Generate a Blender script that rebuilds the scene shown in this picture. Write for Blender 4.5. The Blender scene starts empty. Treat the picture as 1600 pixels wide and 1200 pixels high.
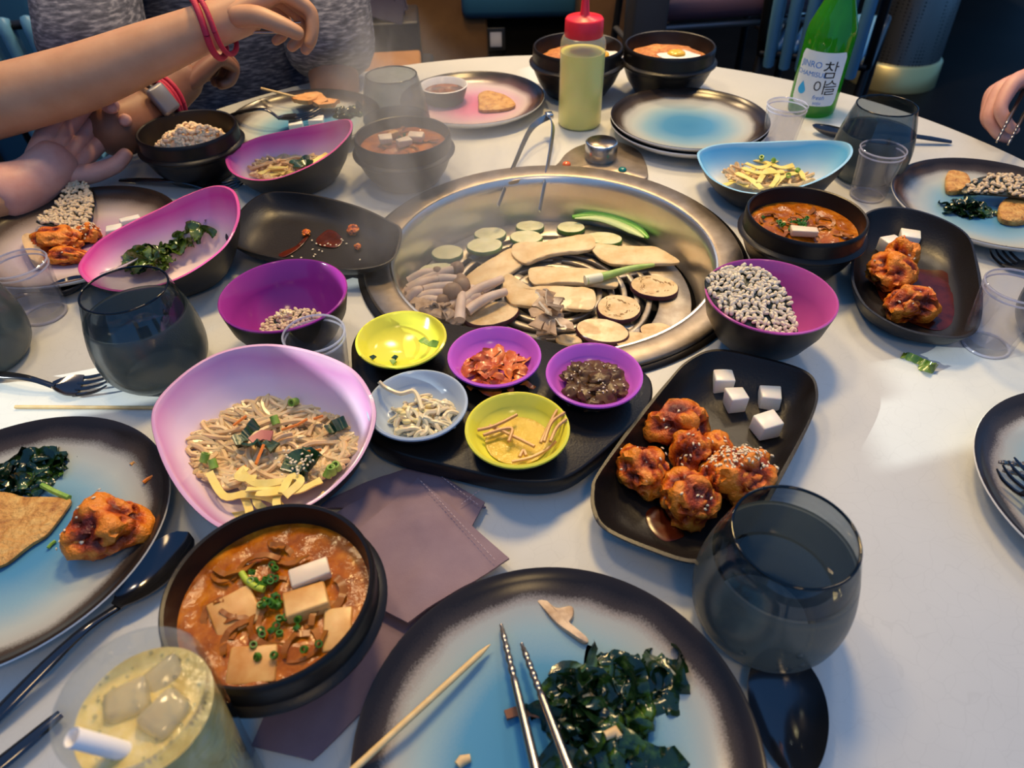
import bpy, bmesh, math, random
from mathutils import Vector as V, Matrix, noise
random.seed(7)
S = bpy.context.scene
COL = S.collection
PI = math.pi
# ---------------------------------------------------------------- camera, world, sun, lamps, exposure (table top is z = 0)
cd = bpy.data.cameras.new('camera')
cam = bpy.data.objects.new('camera', cd)
COL.objects.link(cam)
cd.sensor_width = 36.0
cd.lens = 24.403
cd.clip_start = 0.01
cam.matrix_world = Matrix.Translation((0, 0, 0.41)) @ Matrix.Rotation(math.radians(47.36), 4, 'X') @ Matrix.Rotation(math.radians(-1.159), 4, 'Z')
cd.dof.use_dof = True
cd.dof.focus_distance = 0.62
cd.dof.aperture_fstop = 9.0
S.camera = cam
S.view_settings.view_transform = 'Standard'
S.view_settings.look = 'None'
S.view_settings.gamma = 1.0
S.view_settings.use_curve_mapping = False
S.view_settings.exposure = 0.15
W = bpy.data.worlds.new('daylight')
S.world = W
W.use_nodes = True
bgn = W.node_tree.nodes['Background']
bgn.inputs[0].default_value = (0.16, 0.45, 1.0, 1)
bgn.inputs[1].default_value = 0.58
def lamp(name, kind, loc, power, col, size=0.2, target=None, direction=None):
    l = bpy.data.lights.new(name, kind)
    l.energy = power
    l.color = col
    if kind == 'AREA':
        l.shape = 'DISK'; l.size = size
    elif kind == 'SUN':
        l.angle = size
    o = bpy.data.objects.new(name, l)
    COL.objects.link(o)
    o.location = loc
    d = V(direction) if direction else (V(target) - V(loc) if target else V((0, 0, -1)))
    o.rotation_euler = d.to_track_quat('-Z', 'Y').to_euler()
    return o
lamp('sun', 'SUN', (-3, -1, 2), 4.2, (0.94, 1.0, 0.95), 0.004, direction=(0.88, 0.25, -0.40))
lamp('ceiling_and_fill_lamp', 'AREA', (0.13, 1.36, 1.6), 25.0, (1.0, 0.67, 0.27), 0.3, target=(0.05, 0.45, 0))
lamp('ceiling_and_fill_lamp', 'AREA', (-0.5, 0.95, 1.6), 9.0, (1.0, 0.72, 0.38), 0.25, target=(-0.45, 0.9, 0))  # added fill that brightens the rice pot and the left back
lamp('ceiling_and_fill_lamp', 'AREA', (-0.1, 2.1, 1.5), 30.0, (1.0, 0.7, 0.36), 0.3, target=(-0.2, 2.9, 0))  # added fill aimed past the table so the background wood shows
lamp('ceiling_and_fill_lamp', 'AREA', (0.9, 1.9, 1.7), 9.0, (1.0, 0.78, 0.5), 0.3, target=(0.4, 1.2, 0))
lamp('ceiling_and_fill_lamp', 'AREA', (0.3, -0.7, 1.6), 4.0, (1.0, 0.68, 0.3), 0.3, target=(0.1, 0.3, 0))

# ---------------------------------------------------------------- helpers: meshes
class MB:
    def __init__(s):
        s.v = []; s.f = []; s.m = []; s.d = []; s.sharp = True
    def add(s, vs, fs, m=0, d=0.0):
        o = len(s.v)
        s.v += [tuple(p) for p in vs]
        s.d += list(d) if isinstance(d, (list, tuple)) else [d] * len(vs)
        for i, f in enumerate(fs):
            s.f.append(tuple(a + o for a in f))
            s.m.append(m[i] if isinstance(m, (list, tuple)) else m)
        return s
    def mesh(s, name, mats, smooth=True):
        me = bpy.data.meshes.new(name)
        me.from_pydata(s.v, [], s.f)
        for mt in (mats if isinstance(mats, (list, tuple)) else [mats]):
            me.materials.append(mt)
        me.polygons.foreach_set('material_index', s.m)
        me.polygons.foreach_set('use_smooth', [smooth] * len(s.f))
        at = me.attributes.new('d', 'FLOAT', 'POINT')
        at.data.foreach_set('value', [float(x) for x in s.d])
        if smooth and s.sharp:
            try: me.set_sharp_from_angle(angle=math.radians(50))
            except Exception: pass
        me.update()
        return me
    def build(s, name, mats, parent=None, loc=(0, 0, 0), rot=(0, 0, 0), smooth=True):
        return put(name, s.mesh(name, mats, smooth), parent, loc, rot)
def put(name, me, parent=None, loc=(0, 0, 0), rot=(0, 0, 0)):
    o = bpy.data.objects.new(name, me)
    COL.objects.link(o)
    o.location = loc; o.rotation_euler = rot
    if parent: o.parent = parent
    return o
def tag(o, label, cat, group=None, kind=None):
    o['label'] = label; o['category'] = cat
    if group: o['group'] = group
    if kind: o['kind'] = kind
    return o
def thing(name, label, cat, loc=(0, 0, 0), rz=0.0, group=None):
    o = bpy.data.objects.new(name, None)
    o.empty_display_size = 0.02
    COL.objects.link(o)
    o.location = loc; o.rotation_euler = (0, 0, rz)
    return tag(o, label, cat, group)
def copy_tree(o, loc=None, rz=None, label=None, group=None, parent=None):
    c = o.copy(); COL.objects.link(c)
    if parent: c.parent = parent
    if loc is not None: c.location = loc
    if rz is not None: c.rotation_euler = (0, 0, rz)
    if label: c['label'] = label
    if group: c['group'] = group
    for ch in list(o.children): copy_tree(ch, parent=c)
    return c
def structure(o):
    o['kind'] = 'structure'; return o
def stuff(o):
    o['kind'] = 'stuff'; return o

def lathe(mb, prof, n=48, m=0, c=(0, 0, 0), a0=0.0, a1=2 * PI, d=None):
    full = abs(a1 - a0 - 2 * PI) < 1e-6
    k = n if full else n + 1
    vs = []; ds = []
    for i, (r, z) in enumerate(prof):
        for j in range(k):
            a = a0 + (a1 - a0) * j / n
            vs.append((c[0] + r * math.cos(a), c[1] + r * math.sin(a), c[2] + z))
            ds.append(d[i] if d else 0.0)
    fs = []; ms = []
    for i in range(len(prof) - 1):
        for j in range(n):
            j2 = (j + 1) % k
            A, B, Cc, Dd = i * k + j, i * k + j2, (i + 1) * k + j2, (i + 1) * k + j
            if prof[i][0] < 1e-7: f = (A, Cc, Dd)
            elif prof[i + 1][0] < 1e-7: f = (A, B, Dd)
            else: f = (A, B, Cc, Dd)
            fs.append(f); ms.append(m[i] if isinstance(m, (list, tuple)) else m)
    return mb.add(vs, fs, ms, ds)
def spline(pts, n=6, closed=False):
    pts = [V(p) for p in pts]
    N = len(pts); out = []
    rng = range(N if closed else N - 1)
    for i in rng:
        if closed: a, b, c, e = pts[(i - 1) % N], pts[i], pts[(i + 1) % N], pts[(i + 2) % N]
        else: a, b, c, e = pts[max(i - 1, 0)], pts[i], pts[i + 1], pts[min(i + 2, N - 1)]
        for k in range(n):
            t = k / n
            out.append(0.5 * ((2 * b) + (c - a) * t + (2 * a - 5 * b + 4 * c - e) * t * t + (3 * b - a - 3 * c + e) * t ** 3))
    if not closed: out.append(pts[-1])
    return out
def tube(mb, pts, r, n=8, m=0, flat=1.0, cap=True):
    pts = [V(p) for p in pts]
    N = len(pts)
    rs = r if isinstance(r, (list, tuple)) else [r] * N
    if len(rs) != N:
        rs = [rs[min(int(i / (N - 1) * (len(rs) - 1)), len(rs) - 2)] * (1 - (i / (N - 1) * (len(rs) - 1) - min(int(i / (N - 1) * (len(rs) - 1)), len(rs) - 2)))
              + rs[min(int(i / (N - 1) * (len(rs) - 1)), len(rs) - 2) + 1] * (i / (N - 1) * (len(rs) - 1) - min(int(i / (N - 1) * (len(rs) - 1)), len(rs) - 2)) for i in range(N)]
    up = V((0, 0, 1))
    vs = []; prev = None
    for i in range(N):
        t = (pts[min(i + 1, N - 1)] - pts[max(i - 1, 0)])
        t = t.normalized() if t.length > 1e-9 else V((1, 0, 0))
        if prev is None:
            s = t.cross(up)
            if s.length < 1e-3: s = t.cross(V((0, 1, 0)))
        else:
            s = prev - t * prev.dot(t)
            if s.length < 1e-4: s = t.cross(up)
        s.normalize(); prev = s
        q = s.cross(t)
        for j in range(n):
            a = 2 * PI * j / n
            vs.append(pts[i] + s * (rs[i] * math.cos(a)) + q * (rs[i] * flat * math.sin(a)))
    fs = []
    for i in range(N - 1):
        for j in range(n):
            fs.append((i * n + j, i * n + (j + 1) % n, (i + 1) * n + (j + 1) % n, (i + 1) * n + j))
    if cap:
        fs.append(tuple(range(n))[::-1]); fs.append(tuple(range((N - 1) * n, N * n)))
    return mb.add(vs, fs, m)
def ribbon(mb, pts, w, t, normals=None, m=0, twist=0.0, wave=0.0, seed=0):
    """a flat band with thickness t along pts; w may vary"""
    pts = [V(p) for p in pts]; N = len(pts)
    vs = []
    for i in range(N):
        tg = (pts[min(i + 1, N - 1)] - pts[max(i - 1, 0)]).normalized()
        nrm = V(normals[i]) if normals else V((0, 0, 1))
        nrm = nrm - tg * nrm.dot(tg)
        if nrm.length < 1e-4: nrm = tg.cross(V((1, 0, 0)))
        nrm.normalize()
        if twist: nrm.rotate(Matrix.Rotation(twist * i / N + 0.6 * noise.noise(V((i * 0.35, seed, 0.3))), 3, tg))
        sd = tg.cross(nrm)
        ww = w[i] if isinstance(w, (list, tuple)) else w
        o1 = wave * noise.noise(V((i * 0.6, seed * 3.1, 1.7))); o2 = wave * noise.noise(V((i * 0.6, seed * 3.1, 9.7)))
        a = pts[i] - sd * ww / 2 + nrm * o1; b = pts[i] + sd * ww / 2 + nrm * o2
        vs += [a + nrm * t / 2, b + nrm * t / 2, b - nrm * t / 2, a - nrm * t / 2]
    fs = []
    for i in range(N - 1):
        for j in range(4):
            fs.append((i * 4 + j, (i + 1) * 4 + j, (i + 1) * 4 + (j + 1) % 4, i * 4 + (j + 1) % 4))
    fs.append((0, 1, 2, 3)); fs.append((N * 4 - 1, N * 4 - 2, N * 4 - 3, N * 4 - 4))
    return mb.add(vs, fs, m)
_ico = {}
def ico(sub):
    if sub not in _ico:
        b = bmesh.new(); bmesh.ops.create_icosphere(b, subdivisions=sub, radius=1.0)
        b.verts.ensure_lookup_table()
        _ico[sub] = ([v.co.copy() for v in b.verts], [tuple(v.index for v in f.verts) for f in b.faces]); b.free()
    return _ico[sub]
def blob(mb, c, r, seed=0, amp=0.25, freq=1.6, sub=3, rot=None, m=0, ridge=0.0, flatbottom=None):
    vs, fs = ico(sub)
    r = V(r) if not isinstance(r, (int, float)) else V((r, r, r))
    sv = V((seed * 7.13, seed * 3.7, seed * 1.9))
    out = []; dd = []
    R = rot if rot else Matrix.Identity(3)
    for v in vs:
        n1 = noise.noise(v * freq + sv); n2 = noise.noise(v * freq * 2.7 + sv * 2); n3 = noise.noise(v * freq * 6.0 + sv)
        k = 1 + amp * (n1 + 0.45 * n2 + 0.2 * n3) + ridge * (0.5 - abs(n2)) * 0.5
        p = R @ V((v.x * r.x * k, v.y * r.y * k, v.z * r.z * k))
        if flatbottom is not None: p.z = max(p.z, flatbottom)
        out.append(V(c) + p); dd.append(0.5 + n1 + 0.6 * n2)
    return mb.add(out, fs, m, dd)
def boxm(mb, c, s, rz=0.0, bev=0.0, m=0, rx=0.0, seg=2, jit=0.0):
    b = bmesh.new()
    bmesh.ops.create_cube(b, size=1.0)
    for v in b.verts:
        v.co = V((v.co.x * s[0], v.co.y * s[1], v.co.z * s[2])) + V((random.uniform(-jit, jit), random.uniform(-jit, jit), random.uniform(-jit, jit)))
    if bev: bmesh.ops.bevel(b, geom=list(b.edges), offset=bev, segments=seg, affect='EDGES', profile=0.5)
    M = Matrix.Translation(V(c)) @ Matrix.Rotation(rz, 4, 'Z') @ Matrix.Rotation(rx, 4, 'X')
    b.verts.index_update()
    mb.add([M @ v.co for v in b.verts], [tuple(v.index for v in f.verts) for f in b.faces], m); b.free()
    return mb
def ang(a, b): return math.atan2(b[1] - a[1], b[0] - a[0])

# ---------------------------------------------------------------- helpers: materials
def lnk(nt, a, b): nt.links.new(a, b)
def nmat(name):
    m = bpy.data.materials.new(name); m.use_nodes = True
    nt = m.node_tree; return m, nt, nt.nodes['Principled BSDF']
def ramp(nt, fac, stops):
    r = nt.nodes.new('ShaderNodeValToRGB')
    e = r.color_ramp.elements
    while len(e) < len(stops): e.new(0.5)
    for k, (p, c) in enumerate(stops):
        e[k].position = p; e[k].color = (c[0], c[1], c[2], 1)
    lnk(nt, fac, r.inputs[0]); return r.outputs[0]
def objco(nt):
    return nt.nodes.new('ShaderNodeTexCoord').outputs['Object']
def nz(nt, scale, detail=4.0, rough=0.55):
    t = nt.nodes.new('ShaderNodeTexNoise'); t.inputs['Scale'].default_value = scale
    t.inputs['Detail'].default_value = detail; t.inputs['Roughness'].default_value = rough
    lnk(nt, objco(nt), t.inputs['Vector']); return t.outputs['Fac']
def bump(nt, b, scale, strength, dist=0.001):
    bn = nt.nodes.new('ShaderNodeBump'); bn.inputs['Strength'].default_value = strength; bn.inputs['Distance'].default_value = dist
    lnk(nt, nz(nt, scale, 5), bn.inputs['Height']); lnk(nt, bn.outputs[0], b.inputs['Normal'])
def pm(name, col, rough=0.5, metal=0.0, var=None, bmp=None, sub=0.0, coat=0.0, trans=0.0, ior=1.45, spec=None, aniso=0.0):
    m, nt, b = nmat(name)
    b.inputs['Base Color'].default_value = (*col, 1)
    b.inputs['Roughness'].default_value = rough
    b.inputs['Metallic'].default_value = metal
    b.inputs['IOR'].default_value = ior
    if spec is not None: b.inputs['Specular IOR Level'].default_value = spec
    if sub:
        b.inputs['Subsurface Weight'].default_value = sub
        b.inputs['Subsurface Radius'].default_value = (0.006, 0.003, 0.0015)
        b.inputs['Subsurface Scale'].default_value = 0.6
    if coat: b.inputs['Coat Weight'].default_value = coat; b.inputs['Coat Roughness'].default_value = 0.08
    if trans: b.inputs['Transmission Weight'].default_value = trans
    if var:  # list of (pos, colour), scale
        lnk(nt, ramp(nt, nz(nt, var[1], 5, 0.6), var[0]), b.inputs['Base Color'])
    if bmp: bump(nt, b, *bmp)
    return m
def glaze_radial(name, stops, R, rough=0.22, speck=0.05):
    m, nt, b = nmat(name)
    ln = nt.nodes.new('ShaderNodeVectorMath'); ln.operation = 'LENGTH'
    mp = nt.nodes.new('ShaderNodeVectorMath'); mp.operation = 'MULTIPLY'; mp.inputs[1].default_value = (1 / R, 1 / R, 0)
    lnk(nt, objco(nt), mp.inputs[0]); lnk(nt, mp.outputs[0], ln.inputs[0])
    ad = nt.nodes.new('ShaderNodeMath'); ad.operation = 'MULTIPLY_ADD'; ad.inputs[1].default_value = speck
    n1 = nz(nt, 900, 2); lnk(nt, n1, ad.inputs[0]); lnk(nt, ln.outputs['Value'], ad.inputs[2])
    ad2 = nt.nodes.new('ShaderNodeMath'); ad2.operation = 'MULTIPLY_ADD'; ad2.inputs[1].default_value = 0.16
    n2 = nz(nt, 14, 2); lnk(nt, n2, ad2.inputs[0]); lnk(nt, ad.outputs[0], ad2.inputs[2])
    sb = nt.nodes.new('ShaderNodeMath'); sb.operation = 'SUBTRACT'; sb.inputs[1].default_value = 0.08 + speck / 2
    lnk(nt, ad2.outputs[0], sb.inputs[0])
    lnk(nt, ramp(nt, sb.outputs[0], stops), b.inputs['Base Color'])
    b.inputs['Roughness'].default_value = rough
    b.inputs['Specular IOR Level'].default_value = 0.28
    return m
def glaze_attr(name, stops, rough=0.15, extra=0.1):
    m, nt, b = nmat(name)
    a = nt.nodes.new('ShaderNodeAttribute'); a.attribute_name = 'd'
    ad = nt.nodes.new('ShaderNodeMath'); ad.operation = 'MULTIPLY_ADD'; ad.inputs[1].default_value = extra
    lnk(nt, nz(nt, 12, 2), ad.inputs[0]); lnk(nt, a.outputs['Fac'], ad.inputs[2])
    sb = nt.nodes.new('ShaderNodeMath'); sb.operation = 'SUBTRACT'; sb.inputs[1].default_value = extra / 2
    lnk(nt, ad.outputs[0], sb.inputs[0])
    lnk(nt, ramp(nt, sb.outputs[0], stops), b.inputs['Base Color'])
    b.inputs['Roughness'].default_value = rough
    return m
def thin_glass(name, tint, rough=0.02, body=None, bodyfac=0.0, bodyrough=0.5):
    m = bpy.data.materials.new(name); m.use_nodes = True; nt = m.node_tree
    nt.nodes.remove(nt.nodes['Principled BSDF'])
    out = nt.nodes['Material Output']
    tr = nt.nodes.new('ShaderNodeBsdfTransparent'); tr.inputs[0].default_value = (*tint, 1)
    gl = nt.nodes.new('ShaderNodeBsdfGlossy'); gl.inputs['Roughness'].default_value = rough
    lw = nt.nodes.new('ShaderNodeLayerWeight'); lw.inputs['Blend'].default_value = 0.5
    pw = nt.nodes.new('ShaderNodeMath'); pw.operation = 'POWER'; pw.inputs[1].default_value = 4.0; lnk(nt, lw.outputs['Facing'], pw.inputs[0])
    fr = nt.nodes.new('ShaderNodeMath'); fr.operation = 'MULTIPLY_ADD'; fr.inputs[1].default_value = 0.5; fr.inputs[2].default_value = 0.05; lnk(nt, pw.outputs[0], fr.inputs[0])
    mx = nt.nodes.new('ShaderNodeMixShader')
    lnk(nt, fr.outputs[0], mx.inputs[0]); lnk(nt, gl.outputs[0], mx.inputs[2])
    if body:
        df = nt.nodes.new('ShaderNodeBsdfDiffuse'); df.inputs[0].default_value = (*body, 1)
        tl = nt.nodes.new('ShaderNodeBsdfTranslucent'); tl.inputs[0].default_value = (*body, 1)
        m2 = nt.nodes.new('ShaderNodeMixShader'); m2.inputs[0].default_value = 0.5
        lnk(nt, df.outputs[0], m2.inputs[1]); lnk(nt, tl.outputs[0], m2.inputs[2])
        m3 = nt.nodes.new('ShaderNodeMixShader'); m3.inputs[0].default_value = bodyfac
        lnk(nt, tr.outputs[0], m3.inputs[1]); lnk(nt, m2.outputs[0], m3.inputs[2])
        lnk(nt, m3.outputs[0], mx.inputs[1])
    else: lnk(nt, tr.outputs[0], mx.inputs[1])
    lnk(nt, mx.outputs[0], out.inputs[0])
    return m

black = pm('black_stoneware', (0.009, 0.007, 0.0065), 0.36, spec=0.35, bmp=(220, 0.25, 0.0006))
black_matte = pm('black_melamine', (0.01, 0.008, 0.0075), 0.36, spec=0.38, bmp=(500, 0.35, 0.0005))
black_shell = pm('black_shell', (0.012, 0.011, 0.011), 0.42, spec=0.35)
black_metal = pm('black_cutlery', (0.075, 0.075, 0.085), 0.13, 0.9)
steel = pm('polished_steel', (0.62, 0.6, 0.57), 0.2, 1.0)
brushed = pm('brushed_bezel', (0.2, 0.165, 0.13), 0.42, 0.9, var=([(0.3, (0.24, 0.195, 0.15)), (0.7, (0.36, 0.3, 0.24))], 60))
funnel_m = pm('steel_funnel', (0.58, 0.54, 0.47), 0.3, 1.0, var=([(0.3, (0.62, 0.58, 0.52)), (0.7, (0.82, 0.79, 0.73))], 9), bmp=(160, 0.15, 0.0006))
grate_m = pm('worn_grate', (0.42, 0.37, 0.3), 0.42, 0.85, var=([(0.3, (0.26, 0.21, 0.16)), (0.7, (0.5, 0.45, 0.38))], 45))
dark_void = pm('burner_black', (0.004, 0.004, 0.004), 0.6)
white_china = pm('white_china', (0.75, 0.74, 0.72), 0.2)
EDGE = (0.018, 0.013, 0.011)
blue_stops = [(0.0, (0.05, 0.2, 0.38)), (0.3, (0.07, 0.23, 0.4)), (0.52, (0.2, 0.34, 0.42)), (0.7, (0.38, 0.42, 0.4)), (0.8, (0.38, 0.38, 0.35)), (0.87, (0.06, 0.045, 0.038)), (0.95, EDGE)]
pale_stops = [(0.0, (0.035, 0.19, 0.36)), (0.46, (0.06, 0.23, 0.4)), (0.66, (0.24, 0.36, 0.41)), (0.8, (0.36, 0.38, 0.36)), (0.84, (0.3, 0.27, 0.24)), (0.88, (0.05, 0.038, 0.032)), (0.95, EDGE)]
pink_stops = [(0.0, (0.55, 0.13, 0.24)), (0.3, (0.56, 0.18, 0.3)), (0.55, (0.55, 0.34, 0.4)), (0.75, (0.52, 0.42, 0.4)), (0.85, (0.1, 0.05, 0.045)), (0.95, EDGE)]
lilac_stops = [(0.0, (0.45, 0.27, 0.42)), (0.3, (0.45, 0.28, 0.42)), (0.6, (0.5, 0.42, 0.43)), (0.75, (0.34, 0.28, 0.25)), (0.87, (0.06, 0.042, 0.034)), (0.95, EDGE)]
PR = 0.109
plate_blue = glaze_radial('blue_plate_glaze', blue_stops, PR)
plate_pale = glaze_radial('pale_blue_plate_glaze', pale_stops, PR)
plate_pink = glaze_radial('pink_plate_glaze', pink_stops, PR)
plate_lilac = glaze_radial('lilac_plate_glaze', lilac_stops, PR)
magenta = pm('magenta_glaze', (0.3, 0.03, 0.25), 0.14); magenta_pink = pm('pink_magenta_glaze', (0.5, 0.085, 0.34), 0.16)
purple = pm('violet_glaze', (0.52, 0.11, 0.6), 0.2)
yellow = pm('yellow_glaze', (0.72, 0.68, 0.06), 0.16)
greyblue = pm('grey_blue_glaze', (0.38, 0.46, 0.56), 0.16)
glaze_pink = glaze_attr('pink_white_glaze', [(0.0, (0.72, 0.6, 0.55)), (0.78, (0.72, 0.56, 0.6)), (0.88, (0.66, 0.3, 0.5)), (0.97, (0.58, 0.05, 0.28)), (1.0, (0.62, 0.1, 0.3))])
glaze_lilac = glaze_attr('lilac_white_glaze', [(0.0, (0.74, 0.64, 0.58)), (0.74, (0.74, 0.64, 0.7)), (0.88, (0.68, 0.5, 0.66)), (0.97, (0.6, 0.27, 0.5)), (1.0, (0.7, 0.42, 0.58))])
glaze_blue = glaze_attr('blue_white_glaze', [(0.0, (0.72, 0.72, 0.66)), (0.72, (0.66, 0.74, 0.8)), (0.88, (0.25, 0.52, 0.74)), (0.97, (0.1, 0.4, 0.7)), (1.0, (0.3, 0.55, 0.75))])
skin_tan = pm('tan_skin', (0.5, 0.26, 0.13), 0.5, sub=0.15, var=([(0.3, (0.45, 0.22, 0.105)), (0.7, (0.56, 0.31, 0.17))], 18), bmp=(60, 0.2, 0.001))
skin_brown = pm('brown_skin', (0.2, 0.085, 0.045), 0.5, sub=0.1, var=([(0.3, (0.16, 0.065, 0.035)), (0.7, (0.25, 0.11, 0.06))], 20), bmp=(60, 0.2, 0.001))
skin_pink = pm('pink_skin', (0.56, 0.29, 0.23), 0.5, sub=0.15, var=([(0.3, (0.5, 0.22, 0.17)), (0.7, (0.6, 0.34, 0.28))], 25), bmp=(70, 0.25, 0.001))
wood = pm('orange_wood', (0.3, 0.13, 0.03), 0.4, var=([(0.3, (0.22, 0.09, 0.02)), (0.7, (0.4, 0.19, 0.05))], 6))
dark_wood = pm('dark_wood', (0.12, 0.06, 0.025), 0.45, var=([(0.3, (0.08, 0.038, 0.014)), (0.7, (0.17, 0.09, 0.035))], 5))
wall_dark = pm('dark_wall', (0.004, 0.0035, 0.003), 0.8, spec=0.04)
blue_vinyl = pm('blue_vinyl', (0.015, 0.07, 0.14), 0.4)
blue_cord = pm('blue_cord', (0.09, 0.24, 0.38), 0.45)
plum_vinyl = pm('plum_vinyl', (0.09, 0.048, 0.065), 0.4, bmp=(90, 0.2, 0.001))
# ---------------------------------------------------------------- setting
mb = MB(); boxm(mb, (0, 3, -0.78), (9, 12, 0.06)); structure(mb.build('floor', pm('floor_dark', (0.014, 0.013, 0.013), 0.5, spec=0.06, var=([(0.35, (0.004, 0.0035, 0.003)), (0.7, (0.008, 0.007, 0.006))], 3)), smooth=False))
mb = MB(); boxm(mb, (0, 6.6, 0.55), (9, 0.1, 2.6)); structure(mb.build('wall_back', wall_dark, smooth=False))
# unseen wall added to mask the sun; openings cut to shape its patches
wl = MB(); XW = -2.75
ys = [(-0.27, -0.15, 1.0, 1.13), (-0.145, -0.08, 1.14, 1.2), (-0.4, -0.17, 1.215, 1.27), (-0.53, -0.445, 1.365, 1.48), (-0.445, -0.4, 1.385, 1.48), (0.27, 0.54, 1.25, 1.44), (0.0, 0.08, 1.43, 1.53)]
def mask_wall_cells():
    yc = sorted({-3.0, 6.6, *[a for w in ys for a in w[:2]]}); zc = sorted({-0.75, 1.85, *[a for w in ys for a in w[2:]]})
    for i in range(len(yc) - 1):
        for j in range(len(zc) - 1):
            cy, cz = (yc[i] + yc[i + 1]) / 2, (zc[j] + zc[j + 1]) / 2
            if any(w[0] < cy < w[1] and w[2] < cz < w[3] for w in ys): continue
            boxm(wl, (XW, cy, cz), (0.06, yc[i + 1] - yc[i], zc[j + 1] - zc[j]))
mask_wall_cells()
structure(wl.build('sun_mask_wall', pm('mask_wall_grey', (0.32, 0.3, 0.28), 0.7), smooth=False))

# ---------------------------------------------------------------- round table and grill
G = (0.0467, 0.6535)
TR = 0.664
def table_material():
    m, nt, b = nmat('pale_solid_surface')
    vo = nt.nodes.new('ShaderNodeTexVoronoi'); vo.feature = 'DISTANCE_TO_EDGE'; vo.inputs['Scale'].default_value = 75
    wn = nt.nodes.new('ShaderNodeTexNoise'); wn.inputs['Scale'].default_value = 25
    mx = nt.nodes.new('ShaderNodeMix'); mx.data_type = 'VECTOR'; mx.inputs['Factor'].default_value = 0.04
    co = objco(nt); lnk(nt, co, wn.inputs['Vector']); lnk(nt, co, mx.inputs[4]); lnk(nt, wn.outputs['Color'], mx.inputs[5]); lnk(nt, mx.outputs[1], vo.inputs['Vector'])
    crack = ramp(nt, vo.outputs['Distance'], [(0.0, (0.9, 0.9, 0.9)), (0.03, (1, 1, 1))])
    base = ramp(nt, nz(nt, 6, 6), [(0.3, (0.52, 0.53, 0.51)), (0.7, (0.58, 0.59, 0.565))])
    mc = nt.nodes.new('ShaderNodeMix'); mc.data_type = 'RGBA'; mc.blend_type = 'MULTIPLY'; mc.inputs['Factor'].default_value = 0.6
    lnk(nt, base, mc.inputs[6]); lnk(nt, crack, mc.inputs[7]); lnk(nt, mc.outputs[2], b.inputs['Base Color'])
    b.inputs['Roughness'].default_value = 0.42
    bump(nt, b, 40, 0.05, 0.002)
    return m
tb = thing('dining_table', 'round pale grey dining table with the grill set in its middle', 'table', (G[0], G[1], 0))
mb = MB(); lathe(mb, [(0.185, -0.028), (0.185, 0.0), (TR - 0.004, 0.0), (TR, -0.004), (TR, -0.026), (TR - 0.004, -0.03), (0.185, -0.03)], 128)
mb.build('tabletop', table_material(), tb)
mb = MB(); lathe(mb, [(0.0, -0.11), (0.19, -0.11), (0.2, -0.09), (0.2, -0.031)], 48); lathe(mb, [(0.12, -0.11), (0.11, -0.7), (0.33, -0.735), (0.33, -0.75), (0, -0.75)], 48)
mb.build('pedestal', wall_dark, tb)

gr = thing('table_grill', 'round steel barbecue grill sunk into the table with a slotted grate', 'grill', (G[0], G[1], 0))
mb = MB(); lathe(mb, [(0.2, 0.0003), (0.2095, 0.0003), (0.21, 0.002), (0.208, 0.0035), (0.2, 0.0035)], 128)
mb.build('base_ring', pm('dark_ring', (0.022, 0.019, 0.017), 0.3, 0.8), gr)
mb = MB(); lathe(mb, [(0.2035, 0.003), (0.2035, 0.0055), (0.2015, 0.0075), (0.18, 0.0062), (0.1755, 0.0055), (0.174, 0.004)], 128)
mb.build('bezel', brushed, gr)
mb = MB(); lathe(mb, [(0.176, 0.0058), (0.174, 0.006), (0.172, 0.004), (0.17, -0.004), (0.1685, -0.03), (0.166, -0.046), (0.163, -0.054)], 128)
mb.build('funnel', funnel_m, gr)
mb = MB(); lathe(mb, [(0.0, -0.075), (0.16, -0.075), (0.165, -0.05)], 64)
mb.build('burner_pan', dark_void, gr)
GZ = -0.049
mb = MB()
slots = [0.034, 0.048, 0.062, 0.076, 0.09, 0.104, 0.118]
SW = 0.0076
edges = [0.0]
for s_ in slots: edges += [s_ - SW / 2, s_ + SW / 2]
edges += [0.157]
for i in range(0, len(edges), 2):
    a, b = edges[i], edges[i + 1]
    if a == 0: lathe(mb, [(0, GZ), (b - 0.0006, GZ), (b, GZ - 0.0006), (b, GZ - 0.006)], 96)
    else: lathe(mb, [(a, GZ - 0.006), (a, GZ - 0.0006), (a + 0.0006, GZ), (b - 0.0006, GZ), (b, GZ - 0.0006), (b, GZ - 0.006)], 96)
for k in range(6):
    a = k * PI / 3 + 0.35
    boxm(mb, (0.077 * math.cos(a), 0.077 * math.sin(a), GZ - 0.0031), (0.094, 0.011, 0.006), rz=a, bev=0.0005, seg=1)
mb.build('grate', grate_m, gr)
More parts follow.
